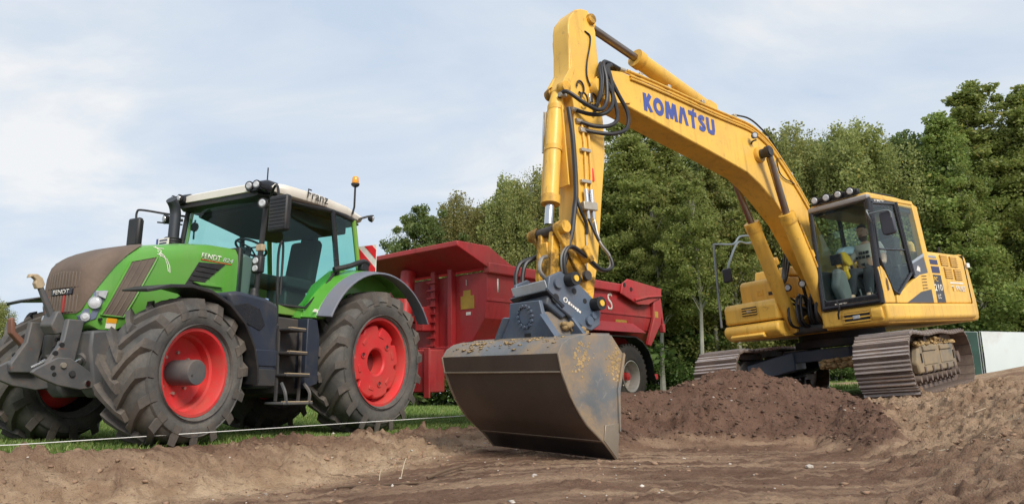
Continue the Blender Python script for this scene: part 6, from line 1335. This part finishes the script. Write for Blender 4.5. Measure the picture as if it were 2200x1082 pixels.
for s in (1, -1):
    sp_ = [(7.905, .905), (7.885, .735), (7.80, .50), (7.66, .26), (7.43, .045), (7.28, -.14), (7.20, .10), (7.17, .50), (7.02, .87), (7.15, 1.05), (7.42, 1.062), (7.60, 1.062), (7.74, 1.037), (7.84, .987)]
    MB().prism(sp_, 1, s * W, s * (W + .025), btilt).build('side_plate', BUCKET, bk, bevel=.004)
    MB().tube([btilt(x, s * (W + .022), z) for x, z in [(7.905, .905), (7.885, .735)] + fine[2:] + [(7.33, -.075), (7.28, -.14)]], .011, 6).build('side_rim', BARE, bk)
    MB().prism([(7.28, -.14), (7.44, .06), (7.40, .20), (7.21, .20)], 1, s * (W + .025), s * (W + .040), btilt).build('side_cutter', BARE, bk, bevel=.003)
    MB().prism([(7.20, .12), (7.14, .50), (7.0, .85), (7.02, .87), (7.17, .52), (7.22, .12)], 1, s * (W - .05), s * (W + .05), btilt).build('side_stiffener', BUCKET, bk, bevel=.004)
rs = random.Random(31); mm = MB()
for k in range(120):
    y = rs.uniform(-.8, .8); x = rs.choice([7.84, 7.75, 7.6]) + rs.uniform(-.05, .03); z = float(np.interp(-x, [-7.905, -7.84, -7.74, -7.6, -7.42], [.905, .985, 1.035, 1.06, 1.06]))
    rv, rf = rock(None); rv = rv * np.array([1.5, 2, .5]) * (.006 + .016 * rs.random() ** 2) + np.array(btilt(x, y, z)); mm.add(rv.tolist(), rf.tolist())
for k in range(260):
    cx_, cz_ = rs.choice([(7.62, .86), (7.12, .72), (7.14, .80), (7.55, .92)]); x = cx_ + rs.gauss(0, .06); z = cz_ + rs.gauss(0, .09)
    if not (7.06 < x < 7.80 and .55 < z < 1.0): continue
    rv, rf = rock(None); rv = rv * np.array([1.5, .35, 1.5]) * (.003 + .010 * rs.random() ** 2) + np.array(btilt(x, W + .026, z)); mm.add(rv.tolist(), rf.tolist())
o = mm.build('sand_crust', MUD, bk, smooth=60); o['kind'] = 'stuff'
# ------------------------------------------------------------------ operator in the cab
PE = empty('person', EX.matrix_world @ Matrix.Translation((.30, .73, 1.84)))
tag(PE, 'bearded man in white T-shirt with black print sitting in the excavator cab', 'person')
SKIN = mat('skin', (.66, .42, .31), .55, vary=.08, scale=8); HAIRM = mat('dark_short_hair', (.035, .026, .02), .8)
SHIRT = mat('white_shirt', (.66, .63, .58), .85, vary=.08, scale=5); TROU = mat('dark_trousers', (.035, .035, .045), .9)
def skinned(name, joints, edges, m, parent, root=0, sub=2):
    me = bpy.data.meshes.new(name); me.from_pydata([j[0] for j in joints], edges, []); me.update(); me.materials.append(m)
    o = bpy.data.objects.new(name, me); COL.objects.link(o); o.parent = parent
    md = o.modifiers.new('skin', 'SKIN'); md.use_smooth_shade = True
    sv = me.skin_vertices[0].data if me.skin_vertices else None
    if sv is None:
        import bmesh
        bm = bmesh.new(); bm.from_mesh(me); bm.verts.layers.skin.verify(); bm.to_mesh(me); bm.free(); sv = me.skin_vertices[0].data
    for i, j in enumerate(joints): sv[i].radius = j[1] if hasattr(j[1], '__len__') else (j[1], j[1]); sv[i].use_root = (i == root)
    s = o.modifiers.new('sub', 'SUBSURF'); s.levels = sub; s.render_levels = sub
    return o
# local: x forward, y left, origin on the seat; leaning forward and towards the right, looking down to the bucket
J = [((0, 0, .10), (.15, .17)), ((.02, -.01, .28), (.14, .165)), ((.06, -.02, .46), (.135, .185)), ((.08, -.02, .56), (.09, .10)), ((.10, -.02, .63), .055),
     ((.075, .17, .50), .075), ((.10, .24, .32), .055), ((.22, .27, .19), .045), ((.38, .30, .20), .034),
     ((.075, -.20, .49), .075), ((.15, -.27, .30), .055), ((.29, -.27, .21), .045), ((.46, -.25, .20), .034),
     ((.10, .10, .06), .10), ((.52, .13, .09), .075), ((.62, .13, -.32), .05), ((.10, -.10, .06), .10), ((.52, -.13, .09), .075), ((.66, -.13, -.32), .05), ((.74, .13, -.42), .04), ((.78, -.13, -.42), .04)]
E_ = [(0, 1), (1, 2), (2, 3), (3, 4), (2, 5), (5, 6), (6, 7), (7, 8), (2, 9), (9, 10), (10, 11), (11, 12), (0, 13), (13, 14), (14, 15), (0, 16), (16, 17), (17, 18), (15, 19), (18, 20)]
body_ = skinned('body', J, E_, SKIN, PE)
JS = [(p, (r[0] + .012, r[1] + .012) if hasattr(r, '__len__') else r + .014) for p, r in J[:4]] + [(J[5][0], .09), (J[6][0], .072), (J[9][0], .09), (J[10][0], .072)]
skinned('t_shirt', JS, [(0, 1), (1, 2), (2, 3), (2, 4), (4, 5), (2, 6), (6, 7)], SHIRT, PE)
JT = [((0, 0, .07), (.17, .185)), (J[13][0], .118), (J[14][0], .092), (J[15][0], .068), (J[16][0], .118), (J[17][0], .092), (J[18][0], .068)]
skinned('trousers', JT, [(0, 1), (1, 2), (2, 3), (0, 4), (4, 5), (5, 6)], TROU, PE)
# hands closed round the joysticks: palm and five separate fingers
for s, wx in ((1, (.38, .30, .20)), (-1, (.46, -.25, .20))):
    w = Vector(wx); HJ = [(w, .032), (w + Vector((.05, 0, .005)), (.042, .022)), (w + Vector((.085, 0, .0)), (.044, .02))]; HE = [(0, 1), (1, 2)]
    for k in range(4):
        b0 = len(HJ); yo = (k - 1.5) * .020; ln = (.030, .034, .032, .025)[k]
        HJ += [(w + Vector((.095, yo, .0)), .0095), (w + Vector((.095 + ln, yo, -.004)), .009), (w + Vector((.10 + ln, yo, -.032)), .0085), (w + Vector((.085 + ln * .5, yo, -.048)), .0075)]
        HE += [(2, b0), (b0, b0 + 1), (b0 + 1, b0 + 2), (b0 + 2, b0 + 3)]
    b0 = len(HJ); HJ += [(w + Vector((.045, -s * .035, -.008)), .011), (w + Vector((.075, -s * .050, -.022)), .0105), (w + Vector((.10, -s * .040, -.036)), .009)]; HE += [(1, b0), (b0, b0 + 1), (b0 + 1, b0 + 2)]
    skinned('hand', HJ, HE, SKIN, PE, 1, 1)
# head turned towards the bucket and tilted down
HEAD = empty('head', None, PE); HEAD.matrix_local = Matrix.Translation((.12, -.02, .76)) @ Matrix.Rotation(.05, 4, 'Z') @ Matrix.Rotation(.12, 4, 'Y')
hm = MB(); rings = []
for z, rx, ry, ox in ((-.135, .035, .03, .045), (-.12, .058, .048, .035), (-.09, .078, .062, .02), (-.05, .090, .070, .008), (0, .097, .076, 0), (.045, .100, .078, -.004), (.085, .092, .073, -.008), (.115, .066, .054, -.01), (.128, .03, .026, -.01)):
    rings.append([(ox + math.cos(2 * PI * k / 20) * rx * (1.0 if math.cos(2 * PI * k / 20) > 0 else .98), math.sin(2 * PI * k / 20) * ry, z) for k in range(20)])
hm.loft(rings); hm.loft([[(.092, -.010, .020), (.092, .010, .020), (.088, .0, .03)], [(.112, -.014, -.02), (.112, .014, -.02), (.104, 0, -.005)], [(.092, -.016, -.032), (.092, .016, -.032), (.085, 0, -.03)]])
for s in (1, -1): hm.loft([[(-.005 + math.cos(2 * PI * k / 10) * r_, s * yy, -.005 + math.sin(2 * PI * k / 10) * r_ * 1.6) for k in range(10)] for yy, r_ in ((.070, .016), (.082, .019), (.088, .014))])
hm.build('face', SKIN, HEAD, smooth=60)
for s in (1, -1):
    MB().lathe([(.001, .011), (.008, .008), (.011, 0)], (.088, s * .030, .012), 0, 12).build('eye', WPRINT, HEAD); MB().cyl((.098, s * .030, .012), (.1005, s * .030, .012), .005, n=10).build('iris', KPRINT, HEAD)
    MB().tube([(.094, s * .016, .030), (.096, s * .032, .034), (.086, s * .048, .030)], [.004, .005, .003], 6).build('eyebrow', HAIRM, HEAD)
MB().tube([(.092, -.022, -.062), (.098, 0, -.060), (.092, .022, -.062)], .005, 6).build('mouth', mat('lip', (.38, .14, .11), .5), HEAD)
bd = []
for z, k_ in ((-.062, 1.02), (-.078, 1.045), (-.10, 1.05), (-.125, 1.06), (-.142, .7)):
    rx, ry, ox = [float(np.interp(z, (-.145, -.12, -.09, -.05, 0), q)) for q in ((.040, .058, .078, .090, .097), (.033, .048, .062, .070, .076), (.04, .035, .02, .008, 0))]
    bd.append([(ox + math.cos(R(-105 + 210 * k / 16)) * rx * k_, math.sin(R(-105 + 210 * k / 16)) * ry * k_, z) for k in range(17)])
MB().loft(bd, caps=False, closed=False).build('beard', mat('short_beard', (.12, .075, .055), .9, vary=.5, scale=60), HEAD, smooth=60)
MB().tube([(.094, -.026, -.046), (.104, 0, -.043), (.094, .026, -.046)], [.006, .008, .006], 6).build('moustache', HAIRM, HEAD)
hr = []
for z, k_ in ((.06, 1.01), (.075, 1.03), (.09, 1.05), (.112, 1.10), (.132, .6)):
    rx, ry = [float(np.interp(z, (0, .045, .085, .115, .128), q)) for q in ((.097, .100, .092, .066, .045), (.076, .078, .073, .054, .04))]
    hr.append([(-.006 + math.cos(2 * PI * k / 20) * rx * k_ * (1 if math.cos(2 * PI * k / 20) < .35 or z > .08 else .90), math.sin(2 * PI * k / 20) * ry * k_, z) for k in range(20)])
MB().loft(hr).build('hair', mat('greying_hair', (.085, .07, .06), .8), HEAD, smooth=60)
for k, (z, ws) in enumerate(((.475, (.05, .03, .055)), (.405, (.06, .05, .045, .03)))):
    y = .085
    for wd in ws:
        MB().obox((.212 if k == 0 else .200, y - wd / 2 - .02, z - .06), (.012, wd, .045), Matrix.Rotation(-.12, 3, 'Y')).build('shirt_print', KPRINT, PE); y -= wd + .014

# ------------------------------------------------------------------ string line, sticks, litter
sl = MB().tube([(-5.2, 5.55, .065), (-4.1, 6.08, .085), (.1, 9.6, .27)], .0032, 6).build('string_line', mat('white_cord', (.78, .78, .76), .7), None)
tag(sl, 'thin white string line stretched past the tractor wheels above the bank', 'string')
STICK = mat('dry_root', (.13, .085, .055), .9, vary=.3, scale=6); STRAW = mat('pale_straw', (.55, .47, .34), .8, vary=.2)
def stick(name, pts, r, m_, lab, cat):
    P = [Vector((x, y, gz(x, y) + h)) for x, y, h in pts]
    o = MB().tube(spline(P, 4), r, 6).build(name, m_, None); tag(o, lab, cat); return o
stick('root', [(-.72, 6.3, .02), (-.58, 6.45, .05), (-.42, 6.75, .05)], .014, STICK, 'short dark bent root lying on the pit floor before the bucket', 'root')
stick('stick', [(-1.5, 6.4, .02), (-1.1, 6.2, .015), (-.75, 6.0, .02)], .009, STICK, 'long thin dark stick pressed flat into the scraped pit floor', 'stick')
stick('straw', [(-1.0, 6.7, 0), (-.98, 6.7, .10), (-.96, 6.71, .17)], .004, STRAW, 'pale upright stalk standing in the pit floor by the bank', 'stalk')
stick('straw', [(-1.18, 6.6, 0), (-1.175, 6.6, .06), (-1.165, 6.6, .11)], .004, STRAW, 'shorter pale stalk beside the taller upright one', 'stalk')
stick('straw', [(-3.0, 4.9, .0), (-2.95, 4.92, .05), (-2.92, 4.95, .12)], .004, STRAW, 'pale stalk leaning out of the lower cut bank under the tractor nose', 'stalk')
stick('twig', [(3.55, 5.0, .02), (3.60, 5.25, .03), (3.55, 5.7, .02)], .006, STRAW, 'long pale twig lying on the right-hand earth slope', 'twig')
stick('twig', [(3.6, 6.4, .02), (3.75, 6.5, .04), (3.85, 6.42, .02)], .006, STRAW, 'short pale twig on the slope above the long one', 'twig')
stick('twig', [(4.9, 8.0, .015), (5.05, 8.02, .02), (5.2, 8.0, .015)], .004, STRAW, 'pale forked twig on the bank below the excavator track', 'twig')
lit = [(2.55, 6.35, .035), (2.75, 6.5, .015)]
for i, (x, y, r_) in enumerate(lit):
    rv, rf = rock(None); o = MB().add((rv * r_ * np.array([1, .8, .6]) + np.array([x, y, gz(x, y) + r_ * .3])).tolist(), rf.tolist()).build('stone', STONE, None, smooth=0)
    tag(o, ('white lump of stone at the foot of the spoil mound', 'smaller white stone beside the larger lump')[i], 'stone')

# ------------------------------------------------------------------ site fence beyond the excavator
SHEET = mat('white_fence_sheet', (.62, .66, .68), .6, vary=.06, dirt=.35, dcol=(.36, .29, .22), scale=.7, edge=(.52, .66)); NET = mat('green_fence_net', (.02, .055, .045), .8, vary=.2); TUBE = mat('galvanised_tube', (.42, .44, .45), .4, metal=.7)
FG = 'site fence panels behind the spoil'
def panel(x0, y0, x1, y1, cover, lab):
    z = max(float(base_z(np.array([x0]), np.array([y0]))[0]), 1.0) - .15; a = Vector((x0, y0, z)); b_ = Vector((x1, y1, z)); u = (b_ - a).normalized(); H_ = 2.0
    r = empty('fence_panel', Matrix.Translation((a + b_) / 2)); c = (a + b_) / 2; tag(r, lab, 'fence', FG)
    A = a - c; B = b_ - c; up = Vector((0, 0, H_))
    for p in (A + u * .02, B - u * .02): MB().tube([p, p + up], .021, 8).build('post', TUBE, r)
    for h in (.06, H_ - .02): MB().tube([A + Vector((0, 0, h)), B + Vector((0, 0, h))], .018, 8).build('rail', TUBE, r)
    for k in range(1, 12): q = A.lerp(B, k / 12); MB().tube([q + Vector((0, 0, .06)), q + up], .0045, 5).build('wire', TUBE, r)
    for k in range(1, 9): MB().tube([A + Vector((0, 0, .22 * k)), B + Vector((0, 0, .22 * k))], .0045, 5).build('wire', TUBE, r)
    n_ = 14; rings = []; off = Vector((u.y, -u.x, 0)); off = off if off.y < 0 else -off
    for k in range(n_ + 1):
        q = A.lerp(B, .02 + .96 * k / n_) + off * (.03 + .018 * math.sin(k * 2.1)); rings.append([q + Vector((0, 0, .05)), q + off * .02 + Vector((0, 0, 1.0)), q + Vector((0, 0, H_ - .02)), q - off * .004 + Vector((0, 0, H_ - .02)), q + off * .016 + Vector((0, 0, 1.0)), q - off * .004 + Vector((0, 0, .05))])
    MB().loft(rings).build('cover_sheet', cover, r, smooth=60)
    MB().box(A.x - .3, A.x + .3, A.y - .11, A.y + .11, -.02, .12).build('foot_block', DGREY, r, bevel=.02)
panel(14.9, 26.4, 17.6, 27.0, NET, 'fence panel covered in dark green netting next to the track')
panel(17.65, 27.0, 21.1, 27.7, SHEET, 'fence panel covered in a dirty white sheet behind the spoil')
panel(21.15, 27.7, 24.6, 28.4, SHEET, 'white sheeted fence panel continuing past the stained one')
